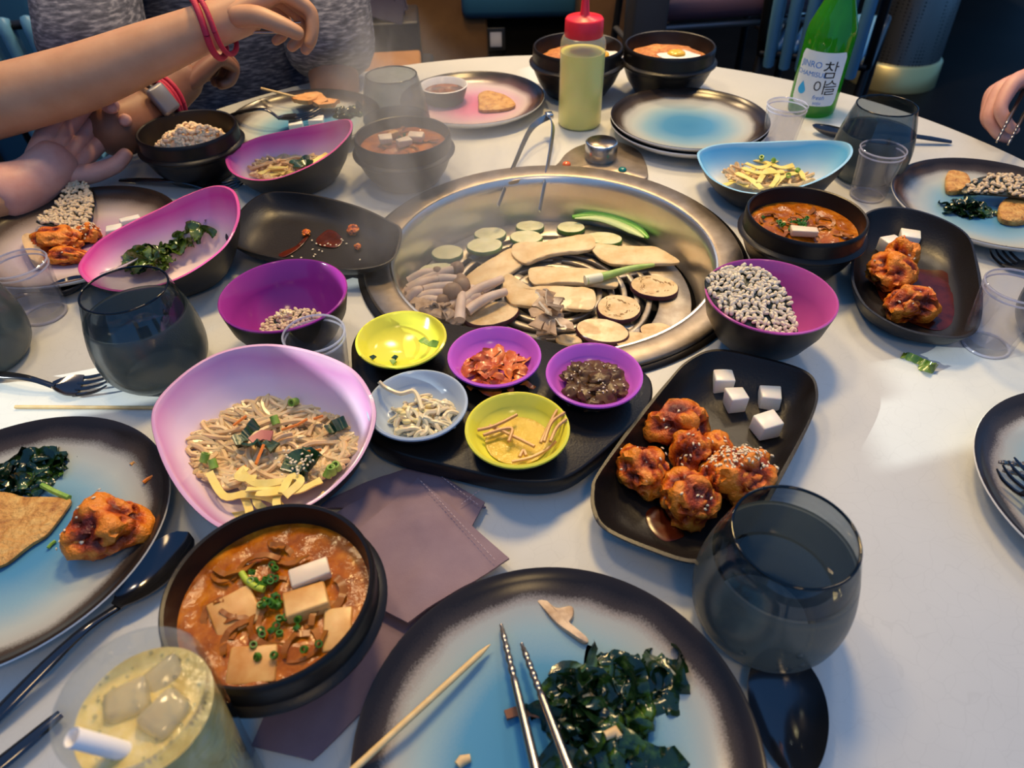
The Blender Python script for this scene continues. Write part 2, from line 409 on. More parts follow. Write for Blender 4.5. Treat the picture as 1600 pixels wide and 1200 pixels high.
# control panel that bulges from the bezel
mb = MB()
po = spline([(0.0011,0.8164,0.004),(0.0574,0.8553,0.004),(0.0786,0.8966,0.004),(0.0987,0.92,0.004),(0.1313,0.9373,0.004),(0.16,0.9254,0.004),(0.1774,0.9,0.004),(0.1812,0.8685,0.004),(0.1804,0.8423,0.004),(0.1752,0.8192,0.004),(0.1553,0.8219,0.004),(0.1123,0.8381,0.004),(0.0548,0.8388,0.004)], 6, closed=True)
def prism(mb, outline, z0, z1, bev=0.001, m=0, org=(0, 0)):
    n = len(outline); cx = sum(p[0] for p in outline) / n; cy = sum(p[1] for p in outline) / n
    def ring(k, z):
        out = []
        for p in outline:
            d = V((p[0] - cx, p[1] - cy)); L = d.length
            d = d * ((L - k) / L)
            out.append((cx + d.x - org[0], cy + d.y - org[1], z))
        return out
    rings = [ring(bev, z0), ring(0, z0 + bev), ring(0, z1 - bev), ring(bev * 0.35, z1 - bev * 0.35), ring(bev, z1)]
    vs = [p for r in rings for p in r]
    fs = []
    for i in range(len(rings) - 1):
        for j in range(n):
            fs.append((i * n + j, i * n + (j + 1) % n, (i + 1) * n + (j + 1) % n, (i + 1) * n + j))
    vs.append((cx - org[0], cy - org[1], z1)); t = len(vs) - 1
    vs.append((cx - org[0], cy - org[1], z0)); b_ = t + 1
    o = (len(rings) - 1) * n
    for j in range(n):
        fs.append((o + j, o + (j + 1) % n, t)); fs.append(((j + 1) % n, j, b_))
    return mb.add(vs, fs, m)
prism(mb, po, 0.0005, 0.0048, 0.0015, org=G)
mb.build('control_panel', brushed, gr)
KN = (0.1237,0.8798,0.0)
mb = MB(); lathe(mb, [(0.0205, 0.005), (0.0212, 0.008), (0.0212, 0.026), (0.0205, 0.0272), (0.019, 0.0276)], 64)
kn = mb.build('knob', pm('brushed_knob', (0.6, 0.58, 0.55), 0.25, 1.0, aniso=0.5), gr, (KN[0] - G[0], KN[1] - G[1], 0))
mb = MB(); lathe(mb, [(0.0192, 0.0276), (0.0185, 0.0282), (0.0, 0.0284)], 48); mb.build('knob_cap', pm('dark_knob_top', (0.16, 0.13, 0.11), 0.28, 1.0), kn)
for uv, c in (((0.0771,0.8609,0.0), (0.75, 0.13, 0.01)), ((0.1476,0.8412,0.0), (0.0, 0.16, 0.14))):
    mb = MB(); lathe(mb, [(0.0055, 0.0045), (0.0055, 0.0062), (0.0045, 0.008), (0.002, 0.009), (0, 0.0092)], 20)
    mb.build('indicator_light', pm('indicator_lens', c, 0.12, coat=0.5), gr, (uv[0] - G[0], uv[1] - G[1], 0))

# ---------------------------------------------------------------- crockery builders
def plate(loc, top, label, rz=0.0, group='round coupe plates'):
    t = thing('dinner_plate', label, 'plate', loc, rz)
    mb = MB()
    prof = [(0, 0.002), (0.058, 0.002), (0.06, 0.0), (0.064, 0.0), (0.067, 0.003), (0.094, 0.0085), (0.1065, 0.0165), (0.1088, 0.0193), (0.1084, 0.0206), (0.1065, 0.0203), (0.102, 0.0165), (0.094, 0.0118), (0.08, 0.0078), (0.06, 0.006), (0, 0.0055)]
    lathe(mb, prof, 96, [1] * 8 + [0] * 6)
    o = mb.build('plate_body', [top, white_china], t)
    return t
def stone_pot(loc, label, sc=1.0):
    t = thing('stone_pot', label, 'stone bowl', loc)
    mb = MB()
    prof = [(0, 0.0), (0.034, 0.0), (0.041, 0.003), (0.0515, 0.018), (0.058, 0.033), (0.0605, 0.0375), (0.0632, 0.0392), (0.0635, 0.0412), (0.0615, 0.0428), (0.0592, 0.0438), (0.0588, 0.046), (0.0592, 0.056), (0.0588, 0.0595), (0.0575, 0.061), (0.0558, 0.0602), (0.0545, 0.054), (0.0515, 0.03), (0.038, 0.011), (0, 0.008)]
    lathe(mb, [(r * sc, z * sc) for r, z in prof], 80)
    mb.build('pot_body', black, t)
    return t
def round_bowl(loc, glaze, label):
    t = thing('round_bowl', label, 'bowl', loc)
    mb = MB()
    prof = [(0, 0), (0.022, 0), (0.026, 0.002), (0.041, 0.017), (0.051, 0.036), (0.0556, 0.0565), (0.0556, 0.0578), (0.0545, 0.0585), (0.0532, 0.0575), (0.0485, 0.037), (0.039, 0.019), (0.024, 0.006), (0, 0.004)]
    lathe(mb, prof, 72, [1] * 5 + [0] * 7)
    mb.build('bowl_body', [glaze, black_shell], t)
    return t
def dish(name, outline, mats, label, cat, outer, inner, n=8, thick=0.003, z0=0.0, part='bowl_body'):
    o = spline(outline, n, closed=True); N = len(o)
    c = V((sum(p.x for p in o) / N, sum(p.y for p in o) / N, 0))
    t = thing(name, label, cat, (c.x, c.y, z0))
    vs = []; ds = []; mi = []; fs = []
    rows = [(s, z, 0.0) for s, z in outer] + [(s, z, thick) for s, z in inner]
    for s, z, th in rows:
        for p in o:
            r = V((p.x - c.x, p.y - c.y, 0)); L = r.length
            r = r * ((L * s - th) / L if s > 0.1 else s)
            base = th * 0.8
            vs.append((r.x, r.y, base * (1 - z) + z * (p.z - z0))); ds.append(s)
    K = len(rows)
    for i in range(K - 1):
        for j in range(N):
            fs.append((i * N + j, i * N + (j + 1) % N, (i + 1) * N + (j + 1) % N, (i + 1) * N + j)); mi.append(1 if i < len(outer) - 1 else 0)
    vs += [(0, 0, 0), (0, 0, thick * 0.8)]; ds += [0, 0]
    for j in range(N):
        fs.append(((j + 1) % N, j, len(vs) - 2)); mi.append(1)
        fs.append(((K - 1) * N + j, (K - 1) * N + (j + 1) % N, len(vs) - 1)); mi.append(0)
    mb = MB(); mb.add(vs, fs, mi, ds)
    mb.build(part, mats, t)
    return t
B_OUT = [(0.5, 0), (0.55, 0.02), (0.68, 0.16), (0.82, 0.42), (0.92, 0.68), (0.985, 0.93), (1.0, 0.995), (0.997, 1.0)]
B_IN = [(1.0, 1.0), (0.985, 0.95), (0.92, 0.7), (0.82, 0.44), (0.68, 0.18), (0.55, 0.05), (0.4, 0.0), (0.2, 0.0)]
T_OUT = [(0.74, 0), (0.78, 0.03), (0.88, 0.3), (0.96, 0.72), (1.0, 0.985), (0.997, 1.0)]
T_IN = [(1.0, 1.0), (0.985, 0.9), (0.96, 0.7), (0.88, 0.3), (0.78, 0.05), (0.6, 0.0), (0.3, 0.0)]

# ---------------------------------------------------------------- plates
plate((0.02, 0.14, 0), plate_pale, 'pale blue black-rimmed plate with wakame and steel chopsticks at the front edge')
plate((-0.351, 0.287, 0), plate_blue, 'blue black-rimmed plate holding a savoury pancake, dark seaweed and one chicken piece')
plate((0.2536, 0.957, 0), plate_blue, 'lower of two stacked blue plates behind the grill knob')
plate((0.2536, 0.957, 0.0075), plate_blue, 'clean upper plate of the blue stack behind the grill knob')
plate((-0.0512,1.0684,0.02)[:2] + (0,), plate_pink, 'pink black-rimmed plate carrying a sauce cup and a pancake scrap')
plate((-0.2913,1.0021,0.02)[:2] + (0,), plate_blue, 'blue plate with a skewer and seaweed in front of the grey shirt')
plate((-0.4813,0.6873,0.02)[:2] + (0,), plate_lilac, 'lilac black-rimmed plate with a rice cracker and glazed chicken')
plate((0.5547,0.7175,0.02)[:2] + (0,), plate_blue, 'blue plate with seaweed, rice cracker and golden pancake pieces by the table rim')
plate((0.4402,0.2956,0.02)[:2] + (0,), plate_pale, 'pale plate carrying a fork and used chopsticks, cut by the frame')

# ---------------------------------------------------------------- stone pots
NS = (-0.1385, 0.211)
stone_pot((*NS, 0.0045), 'black stone pot of tofu stew in front of the noodle bowl')
SR = (0.2985, 0.6225)
stone_pot((*SR, 0), 'black stone pot of stew between the grill and the radish dish')
RP = (-0.4018,0.8647,0.062)[:2]
stone_pot((*RP, 0), 'black stone pot filled with rice beside the wristwatch arm', 1.03)
SP = (-0.1286,0.8356,0.062)[:2]
stone_pot((*SP, 0), 'black stone pot in drifting steam in front of the smoky tumbler')
B1 = (0.1111,1.1279,0.07)[:2]; B2 = (0.2514,1.1251,0.07)[:2]
stone_pot((*B1, 0), 'large black stone bowl of fried rice behind the oil bottle', 1.17)
stone_pot((*B2, 0), 'large black stone bowl with an egg beside the table edge', 1.17)

# ---------------------------------------------------------------- round bowls
PRB = (0.225, 0.4907); PLB = (-0.1996, 0.5065)
round_bowl((*PRB, 0), magenta_pink, 'magenta bowl filled with a big puffed-rice seaweed cracker')
round_bowl((*PLB, 0), magenta, 'magenta bowl with a small brown rice cracker behind the shot glass')

# ---------------------------------------------------------------- slanted bowls
NB = [(-0.2718,0.376,0.045),(-0.2555,0.3381,0.04),(-0.2254,0.2984,0.038),(-0.1922,0.2723,0.036),(-0.1698,0.2748,0.036),(-0.142,0.2845,0.038),(-0.123,0.2997,0.04),(-0.1062,0.3236,0.045),(-0.0994,0.356,0.05),(-0.1065,0.3805,0.056),(-0.1253,0.4042,0.06),(-0.1608,0.4229,0.062),(-0.1993,0.4337,0.06),(-0.2348,0.4285,0.056),(-0.2605,0.4076,0.05)]
dish('slanted_bowl', NB, [glaze_lilac, black_shell], 'large lilac-rimmed bowl of glass noodles with egg strips', 'bowl', B_OUT, B_IN)
LB = [(-0.4249,0.5841,0.034),(-0.4316,0.6059,0.035),(-0.4234,0.6341,0.04),(-0.4001,0.6565,0.046),(-0.3707,0.6753,0.053),(-0.3458,0.6893,0.06),(-0.3139,0.694,0.068),(-0.2887,0.6783,0.071),(-0.2729,0.6465,0.07),(-0.268,0.6166,0.065),(-0.2765,0.588,0.055),(-0.3035,0.5645,0.044),(-0.3317,0.5518,0.038),(-0.3673,0.5469,0.035),(-0.4017,0.5616,0.033)]
dish('slanted_bowl', LB, [glaze_pink, black_shell], 'pink-rimmed slanted bowl with leftover green seaweed', 'bowl', B_OUT, B_IN)
FB = [(-0.3485,0.8229,0.038),(-0.3481,0.846,0.04),(-0.3221,0.8741,0.044),(-0.2813,0.8817,0.05),(-0.2397,0.8853,0.056),(-0.2042,0.878,0.064),(-0.1922,0.8603,0.066),(-0.1915,0.8325,0.063),(-0.2085,0.8005,0.055),(-0.2355,0.7755,0.048),(-0.2723,0.764,0.04),(-0.3047,0.7698,0.037),(-0.3322,0.7915,0.036)]
dish('slanted_bowl', FB, [glaze_pink, black_shell], 'pink-rimmed slanted bowl of noodles behind the empty black dish', 'bowl', B_OUT, B_IN)
BB = [(0.2318,0.8095,0.036),(0.2425,0.8282,0.038),(0.2683,0.8329,0.042),(0.3212,0.8267,0.046),(0.3695,0.8119,0.053),(0.3956,0.7884,0.061),(0.3955,0.7606,0.064),(0.3805,0.7341,0.062),(0.3529,0.7116,0.056),(0.3203,0.7018,0.048),(0.2861,0.7001,0.042),(0.2558,0.7167,0.038),(0.2344,0.7547,0.036)]
dish('slanted_bowl', BB, [glaze_blue, black_shell], 'blue-rimmed slanted bowl of noodles topped with egg strips', 'bowl', B_OUT, B_IN)

# ---------------------------------------------------------------- black serving dishes and the tray
CD = [(0.0537,0.3062,0.024),(0.0594,0.3224,0.024),(0.0903,0.3693,0.024),(0.1251,0.4148,0.026),(0.1478,0.4394,0.029),(0.1741,0.4504,0.031),(0.2089,0.4393,0.031),(0.2395,0.4214,0.031),(0.2427,0.3998,0.031),(0.229,0.3694,0.029),(0.1846,0.3066,0.025),(0.1578,0.2729,0.024),(0.1382,0.2542,0.025),(0.1135,0.2456,0.026),(0.0848,0.2568,0.026),(0.0597,0.273,0.025),(0.0533,0.2886,0.024)]
dish('serving_dish', CD, [black_matte, black_matte], 'black dish of glazed chicken and white radish cubes beside the banchan board', 'serving dish', T_OUT, T_IN, 6, part='dish_body')
RD = [(0.3331,0.5687,0.026),(0.3518,0.6118,0.028),(0.3787,0.6641,0.031),(0.4025,0.6804,0.033),(0.4314,0.6788,0.034),(0.4587,0.6555,0.034),(0.4726,0.6242,0.032),(0.4625,0.5821,0.029),(0.444,0.5324,0.026),(0.4181,0.4855,0.025),(0.3975,0.4671,0.025),(0.3741,0.467,0.025),(0.346,0.4796,0.025),(0.3276,0.5076,0.025),(0.3262,0.538,0.025)]
dish('serving_dish', RD, [black_matte, black_matte], 'black dish of chicken in red sauce next to the stew pot', 'serving dish', T_OUT, T_IN, 6, part='dish_body')
LD = [(-0.303,0.6551,0.027),(-0.3033,0.7023,0.029),(-0.292,0.7383,0.031),(-0.2708,0.7494,0.032),(-0.2248,0.7416,0.031),(-0.1691,0.7139,0.03),(-0.1275,0.6779,0.03),(-0.1143,0.6585,0.03),(-0.1146,0.6209,0.028),(-0.1233,0.6027,0.026),(-0.1455,0.5933,0.025),(-0.1783,0.596,0.024),(-0.2273,0.6132,0.024),(-0.2747,0.6318,0.025)]
dish('serving_dish', LD, [black_matte, black_matte], 'nearly empty black dish with sauce smears and sesame at the grill rim', 'serving dish', T_OUT, T_IN, 6, part='dish_body', z0=0.0076)
TRY = spline([(-0.1374,0.4541,0.024),(-0.14,0.4821,0.024),(-0.1302,0.5049,0.024),(-0.1017,0.5117,0.024),(-0.063,0.5046,0.024),(-0.0134,0.4898,0.024),(0.0345,0.4738,0.024),(0.0799,0.4524,0.024),(0.1096,0.4317,0.024),(0.1144,0.4119,0.024),(0.1052,0.3863,0.024),(0.076,0.3531,0.024),(0.0472,0.3257,0.024),(0.0296,0.3172,0.024),(0.0077,0.3166,0.024),(-0.0151,0.3214,0.024),(-0.0526,0.3338,0.024),(-0.0892,0.3473,0.024),(-0.1107,0.3648,0.024),(-0.1253,0.4002,0.024)], 5, closed=True)
tc = (-0.019, 0.42)
ty = thing('banchan_board', 'black slab board carrying five small side dishes', 'tray', (*tc, 0.0078))
mb = MB(); prism(mb, TRY, 0.0, 0.0165, 0.002, org=tc); mb.build('board_body', black_matte, ty)
SIDE = dict(A=(-0.0925, 0.4573), B=(-0.0139, 0.4325), C=(0.065, 0.4077), D=(-0.072, 0.378), E=(0.0032, 0.3502))
def side_dish(k, glaze, label):
    t = thing('side_dish', label, 'small dish', (*SIDE[k], 0.0244))
    mb = MB()
    prof = [(0, 0), (0.02, 0), (0.024, 0.002), (0.033, 0.0105), (0.0375, 0.0175), (0.0384, 0.0185), (0.0382, 0.0198), (0.0365, 0.0205), (0.0348, 0.0193), (0.0315, 0.0115), (0.024, 0.0052), (0, 0.004)]
    lathe(mb, prof, 64, [1] * 4 + [0] * 7)
    mb.build('dish_body', [glaze, black_shell], t)
side_dish('A', yellow, 'yellow side dish, emptied, with green herb flecks')
side_dish('B', purple, 'violet side dish of red kimchi on the board')
side_dish('C', purple, 'violet side dish of brown mushrooms on the board')
side_dish('D', greyblue, 'pale grey-blue side dish of white bean sprouts')
side_dish('E', yellow, 'yellow side dish with thin brown stems on the board')
SC = (-0.0951,1.0881,0.03)
t = thing('sauce_cup', 'small black cup with dipping sauce on the pink plate', 'cup', (SC[0], SC[1], 0.006))
mb = MB(); lathe(mb, [(0, 0), (0.026, 0), (0.03, 0.003), (0.036, 0.022), (0.037, 0.0245), (0.0355, 0.0252), (0.0338, 0.0235), (0.029, 0.008), (0, 0.005)], 48, [1] * 4 + [0] * 4)
mb.build('cup_body', [white_china, black_shell], t)
mb = MB(); lathe(mb, [(0, 0.0155), (0.031, 0.0155)], 40); mb.build('dipping_sauce', pm('soy_sauce', (0.09, 0.025, 0.008), 0.1, var=([(0.35, (0.05, 0.014, 0.006)), (0.65, (0.24, 0.07, 0.015))], 60)), t)
# ---------------------------------------------------------------- glassware
smoky = thin_glass('smoky_glass', (0.6, 0.64, 0.67), 0.02)
clear = thin_glass('clear_plastic', (0.9, 0.9, 0.93), 0.03, (0.85, 0.85, 0.95), 0.045)
clear_edge = thin_glass('clear_plastic_rim', (0.8, 0.8, 0.86), 0.05, (0.85, 0.85, 0.92), 0.45)
def frosted_mat():
    m = thin_glass('condensation', (0.3, 0.35, 0.38), 0.22, (0.1, 0.125, 0.13), 0.8)
    nt = m.node_tree
    vo = nt.nodes.new('ShaderNodeTexVoronoi'); vo.inputs['Scale'].default_value = 750
    lnk(nt, objco(nt), vo.inputs['Vector'])
    bn = nt.nodes.new('ShaderNodeBump'); bn.inputs['Strength'].default_value = 0.5; bn.inputs['Distance'].default_value = 0.0006; bn.invert = True
    lnk(nt, vo.outputs['Distance'], bn.inputs['Height'])
    for n in nt.nodes:
        if n.bl_idname in ('ShaderNodeBsdfGlossy', 'ShaderNodeBsdfDiffuse'): lnk(nt, bn.outputs[0], n.inputs['Normal'])
    return m
frosted = frosted_mat()
water_m = thin_glass('water', (0.42, 0.46, 0.48), 0.01)
drop_m = thin_glass('water_drop', (0.85, 0.88, 0.9), 0.03)
TUM = [(0, 0), (0.03, 0), (0.0365, 0.003), (0.0435, 0.014), (0.046, 0.029), (0.0452, 0.045), (0.042, 0.061), (0.0385, 0.074), (0.0345, 0.088)]
def tum_r(z):
    for (r0, z0), (r1, z1) in zip(TUM[1:], TUM[2:]):
        if z0 <= z <= z1: return r0 + (r1 - r0) * (z - z0) / (z1 - z0)
    return TUM[-1][0]
def tumbler(loc, level, label):
    t = thing('water_tumbler', label, 'glass', loc)
    prof = [(r, z) for r, z in TUM if z < level] + [(tum_r(level), level)]
    mb = MB(); lathe(mb, spline([(r, 0, z) for r, z in prof], 3) and [(p.x, p.z) for p in spline([(r, 0, z) for r, z in prof], 3)], 72); mb.build('frosted_wall', frosted, t)
    up = [(tum_r(level), level)] + [(r, z) for r, z in TUM if z > level]
    inn = [(r - 0.0016, z) for r, z in up][::-1]
    mb = MB(); lathe(mb, up + [(up[-1][0] - 0.0004, up[-1][1] + 0.0006), (inn[0][0] + 0.0004, inn[0][1] + 0.0006)] + inn, 72); mb.build('clear_wall', smoky, t)
    mb = MB(); tube(mb, [(0.0338 * math.cos(a * PI / 36), 0.0338 * math.sin(a * PI / 36), 0.0882) for a in range(73)], 0.00095, 8, cap=False)
    mb.build('glass_rim', thin_glass('dark_rim', (0.08, 0.09, 0.1), 0.04), t)
    mb = MB(); lathe(mb, [(0, level - 0.001), (tum_r(level) - 0.002, level - 0.001)], 48); mb.build('water', water_m, t)
    return t
GR = tumbler((0.154, 0.2225, 0), 0.066, 'smoky water tumbler beside the plate with chopsticks, beaded with condensation')
GL = tumbler((-0.3145, 0.473, 0), 0.064, 'smoky water tumbler in front of the seaweed bowl')
tumbler((0.4522,0.8246,0.088)[:2] + (0,), 0.058, 'smoky water tumbler behind the blue-rimmed bowl near the soju')
tumbler((-0.1532,0.964,0.088)[:2] + (0,), 0.03, 'smoky tumbler behind the steaming stone pot')
tumbler((-0.4848,0.4948,0.03)[:2] + (0,), 0.07, 'smoky tumbler cut by the frame beside the lilac plate')
tumbler((0.509,0.4955,0.04)[:2] + (0,), 0.06, 'smoky tumbler cut by the frame behind a shot glass')
mb = MB()
for k in range(7):
    a = -1.9 + random.uniform(-0.6, 0.5); z = random.uniform(0.02, 0.045); r = tum_r(z)
    blob(mb, (r * math.cos(a), r * math.sin(a), z), (0.0022, 0.0012, 0.003), k, 0.15, 1, 1)
stuff(mb.build('water_drops', drop_m, GR))
def shot_glass(loc, label, rt=0.0262, rb=0.0195, h=0.06):
    t = thing('shot_glass', label, 'glass', loc)
    mb = MB(); lathe(mb, [(0, 0), (rb, 0), (rb + 0.001, 0.002), (rt, h), (rt - 0.0012, h + 0.0008), (rt - 0.0024, h - 0.001), (rb - 0.002, 0.009), (0, 0.008)], 48); mb.build('cup_wall', clear, t)
    for z, r in ((h - 0.0005, rt - 0.0006), (h - 0.0055, rt - 0.001)):
        mb = MB(); tube(mb, [(r * math.cos(a * PI / 24), r * math.sin(a * PI / 24), z) for a in range(49)], 0.0009, 6, cap=False); mb.build('rim_band', clear_edge, t)
    mb = MB(); tube(mb, [((rb - 0.001) * math.cos(a * PI / 24), (rb - 0.001) * math.sin(a * PI / 24), 0.0015) for a in range(49)], 0.0012, 6, cap=False)
    mb.build('base_band', clear_edge, t)
    return t
shot_glass((0.3667,0.9073,0.06)[:2] + (0,), 'clear shot glass in front of the green bottle')
shot_glass((0.4356,0.7694,0.06)[:2] + (0,), 'clear shot glass in front of the water tumbler by the blue bowl', 0.0258)
shot_glass((0.4324,0.4842,0.066)[:2] + (0,), 'clear shot glass right of the red sauce dish', 0.0268, 0.02, 0.066)
shot_glass((-0.1608,0.4465,0.06)[:2] + (0,), 'clear shot glass between the magenta bowl and the noodle bowl', 0.0255)
shot_glass((-0.4617,0.5612,0.062)[:2] + (0,), 'clear shot glass in front of the lilac plate', 0.026)

# cold drink with ice and a paper straw
BG = (-0.1596, 0.126)
t = thing('highball_glass', 'tall clear glass of pale golden iced drink in the front corner', 'glass', (*BG, 0))
h = 0.123; rt, rb = 0.0308, 0.0225
mb = MB(); lathe(mb, [(0, 0), (rb, 0), (rb + 0.0015, 0.003), (rt, h), (rt - 0.0008, h + 0.0008), (rt - 0.0018, h), (rb - 0.0015, 0.012), (0, 0.01)], 72); mb.build('glass_wall', thin_glass('clear_glass', (0.93, 0.94, 0.93), 0.02), t)
drink_m, nt, b = nmat('golden_drink')
b.inputs['Base Color'].default_value = (0.62, 0.5, 0.17, 1); b.inputs['Roughness'].default_value = 0.12
b.inputs['Subsurface Weight'].default_value = 0.6; b.inputs['Subsurface Radius'].default_value = (0.02, 0.015, 0.006)
lnk(nt, ramp(nt, nz(nt, 60, 5), [(0.3, (0.5, 0.36, 0.09)), (0.55, (0.66, 0.54, 0.22)), (0.72, (0.74, 0.66, 0.4))]), b.inputs['Base Color'])
bump(nt, b, 130, 0.4, 0.002)
mb = MB(); lathe(mb, [(0, 0.011), (rb - 0.0016, 0.0125), (rt - 0.0026, 0.109), (0.024, 0.1095), (0.012, 0.1085), (0, 0.1095)], 48); mb.build('drink', drink_m, t)
ice_m = thin_glass('ice', (0.9, 0.88, 0.78), 0.12, (0.8, 0.76, 0.6), 0.45)
for k, (x, y, z, r) in enumerate([(-0.009, 0.004, 0.108, 0.4), (0.01, -0.002, 0.109, 1.1), (0.002, 0.014, 0.106, 0.7)]):
    mb = MB(); boxm(mb, (x, y, z), (0.017, 0.016, 0.013), r, 0.0035, rx=0.3 * k, jit=0.002); mb.build('ice_cube', ice_m, t)
mb = MB()
for k in range(70):
    a = random.uniform(0, 2 * PI); q = 0.0262 * math.sqrt(random.random())
    blob(mb, (q * math.cos(a), q * math.sin(a), 0.1102), random.uniform(0.0005, 0.0011), k, 0, 1, 1)
stuff(mb.build('bubbles', drop_m, t))
s0, s1 = V((-0.1725,0.107,0.131)), V((-0.1538,0.1131,0.085))
st = tag(bpy.data.objects.new('paper_straw', None), 'white paper straw leaning in the iced drink', 'straw'); COL.objects.link(st); st.location = s0
d = s1 - s0; dn = d.normalized(); q = d.to_track_quat('Z', 'X').to_matrix()
mb = MB(); lathe(mb, [(0.0036, 0), (0.0038, 0.0002), (0.0038, d.length), (0.0034, d.length), (0.0034, 0.0002), (0.0036, 0)], 24)
mb.v = [tuple(q @ V(p)) for p in mb.v]; mb.build('straw_tube', pm('white_paper', (0.8, 0.78, 0.76), 0.5), st)

# ---------------------------------------------------------------- bottles
OB = (0.1062,1.006,0.0)
t = thing('oil_bottle', 'squeeze bottle of yellow oil with a red nozzle cap', 'bottle', (OB[0], OB[1], 0))
mb = MB(); lathe(mb, [(0, 0), (0.029, 0), (0.031, 0.002), (0.031, 0.108), (0.0305, 0.114), (0.028, 0.1195), (0.024, 0.1215)], 48); mb.build('bottle_wall', thin_glass('milky_plastic', (0.95, 0.95, 0.88), 0.25, (0.8, 0.8, 0.7), 0.22), t)
oil_m = pm('seed_oil', (0.92, 0.86, 0.24), 0.3, sub=0.4)
mb = MB(); lathe(mb, [(0, 0.001), (0.0285, 0.001), (0.0303, 0.004), (0.0303, 0.1005), (0, 0.1005)], 48); mb.build('oil', oil_m, t)
mb = MB(); lathe(mb, [(0.0258, 0.1205), (0.0262, 0.122), (0.0258, 0.1405), (0.024, 0.143), (0.008, 0.145), (0.0062, 0.147), (0.003, 0.186), (0.0015, 0.1865), (0, 0.1865)], 40); mb.build('cap', pm('red_plastic', (0.72, 0.018, 0.035), 0.35), t)

SB = (0.4559,1.0387,0.0)
sj = thing('green_bottle', 'green glass spirit bottle with a white Korean label', 'bottle', (SB[0], SB[1], 0))
green_glass = thin_glass('green_glass', (0.1, 0.55, 0.06), 0.03, (0.06, 0.42, 0.03), 0.5)
mb = MB(); lathe(mb, [(0, 0), (0.03, 0), (0.033, 0.003), (0.0335, 0.01), (0.0335, 0.108), (0.032, 0.118), (0.026, 0.134), (0.019, 0.152), (0.0148, 0.172), (0.0138, 0.195), (0.0138, 0.212)], 64)
mb.build('bottle_wall', green_glass, sj)
mb = MB(); lathe(mb, [(0.0145, 0.205), (0.0148, 0.207), (0.0148, 0.218), (0.0135, 0.22), (0, 0.22)], 32); mb.build('bottle_cap', pm('green_cap', (0.03, 0.3, 0.08), 0.3, 0.6), sj)
LA = -2.0   # the label faces the grill side
mb = MB()
nu, nv = 28, 14
HW = 1.02
for (i, zc) in ((0, 0),):
    vs = []; fs = []
    for a in range(nu + 1):
        u = -1 + 2 * a / nu
        corner = max(0, abs(u) - 0.86) / 0.14
        z0 = 0.018 + 0.008 * corner ** 2; z1 = 0.091 - 0.008 * corner ** 2
        for c in range(nv + 1):
            an = LA + HW * u
            vs.append((0.0338 * math.cos(an), 0.0338 * math.sin(an), z0 + (z1 - z0) * c / nv))
    for a in range(nu):
        for c in range(nv):
            p = a * (nv + 1) + c
            fs.append((p, p + nv + 1, p + nv + 2, p + 1))
    mb.add(vs, fs)
lab = mb.build('paper_label', pm('white_label', (0.66, 0.72, 0.76), 0.45), sj)
def bent_text(body, size, s0, z0, mt, parent, R=0.0341, spacing=1.0, shear=0.0):
    cu = bpy.data.curves.new('text', 'FONT'); cu.body = body; cu.size = size; cu.align_x = 'CENTER'; cu.space_character = spacing; cu.shear = shear; cu.resolution_u = 3
    ob = bpy.data.objects.new('text', cu); COL.objects.link(ob)
    dg = bpy.context.evaluated_depsgraph_get()
    me = bpy.data.meshes.new_from_object(ob.evaluated_get(dg))
    bpy.data.objects.remove(ob)
    bm = bmesh.new(); bm.from_mesh(me)
    bmesh.ops.subdivide_edges(bm, edges=[e for e in bm.edges if e.calc_length() > size * 0.2], cuts=2)
    for v in bm.verts:
        an = LA + (s0 + v.co.x) / R
        v.co = V((R * math.cos(an), R * math.sin(an), z0 + v.co.y))
    bm.to_mesh(me); bm.free(); me.materials.clear(); me.materials.append(mt)
    return put('label_lettering', me, parent)
ink = pm('black_ink', (0.012, 0.012, 0.015), 0.5); ink_b = pm('blue_ink', (0.03, 0.2, 0.62), 0.5)
bent_text('참', 0.025, 0.0138, 0.059, ink, lab); bent_text('이', 0.021, 0.0042, 0.037, ink, lab); bent_text('슬', 0.023, 0.02, 0.036, ink, lab)
bent_text('JINRO', 0.0118, -0.0152, 0.07, ink_b, lab); bent_text('CHAMISUL', 0.0094, -0.0128, 0.058, ink_b, lab)
bent_text('fresh', 0.0085, 0.006, 0.0275, ink_b, lab, shear=0.25); bent_text('soju', 0.007, 0.006, 0.0205, ink_b, lab)
vs = []
for k in range(24):
    a = 2 * PI * k / 24
    x = 0.0062 * math.cos(a); y = 0.0062 * math.sin(a)
    if y > 0: x *= (1 - (y / 0.0062) ** 1.3 * 0.9) ; y *= 2.0
    an = LA + (-0.0205 + x) / 0.0341
    vs.append((0.0341 * math.cos(an), 0.0341 * math.sin(an), 0.038 + y))
mb = MB(); mb.add(vs, [tuple(range(24))]); mb.build('water_drop_mark', pm('label_blue', (0.02, 0.36, 0.75), 0.4), lab)

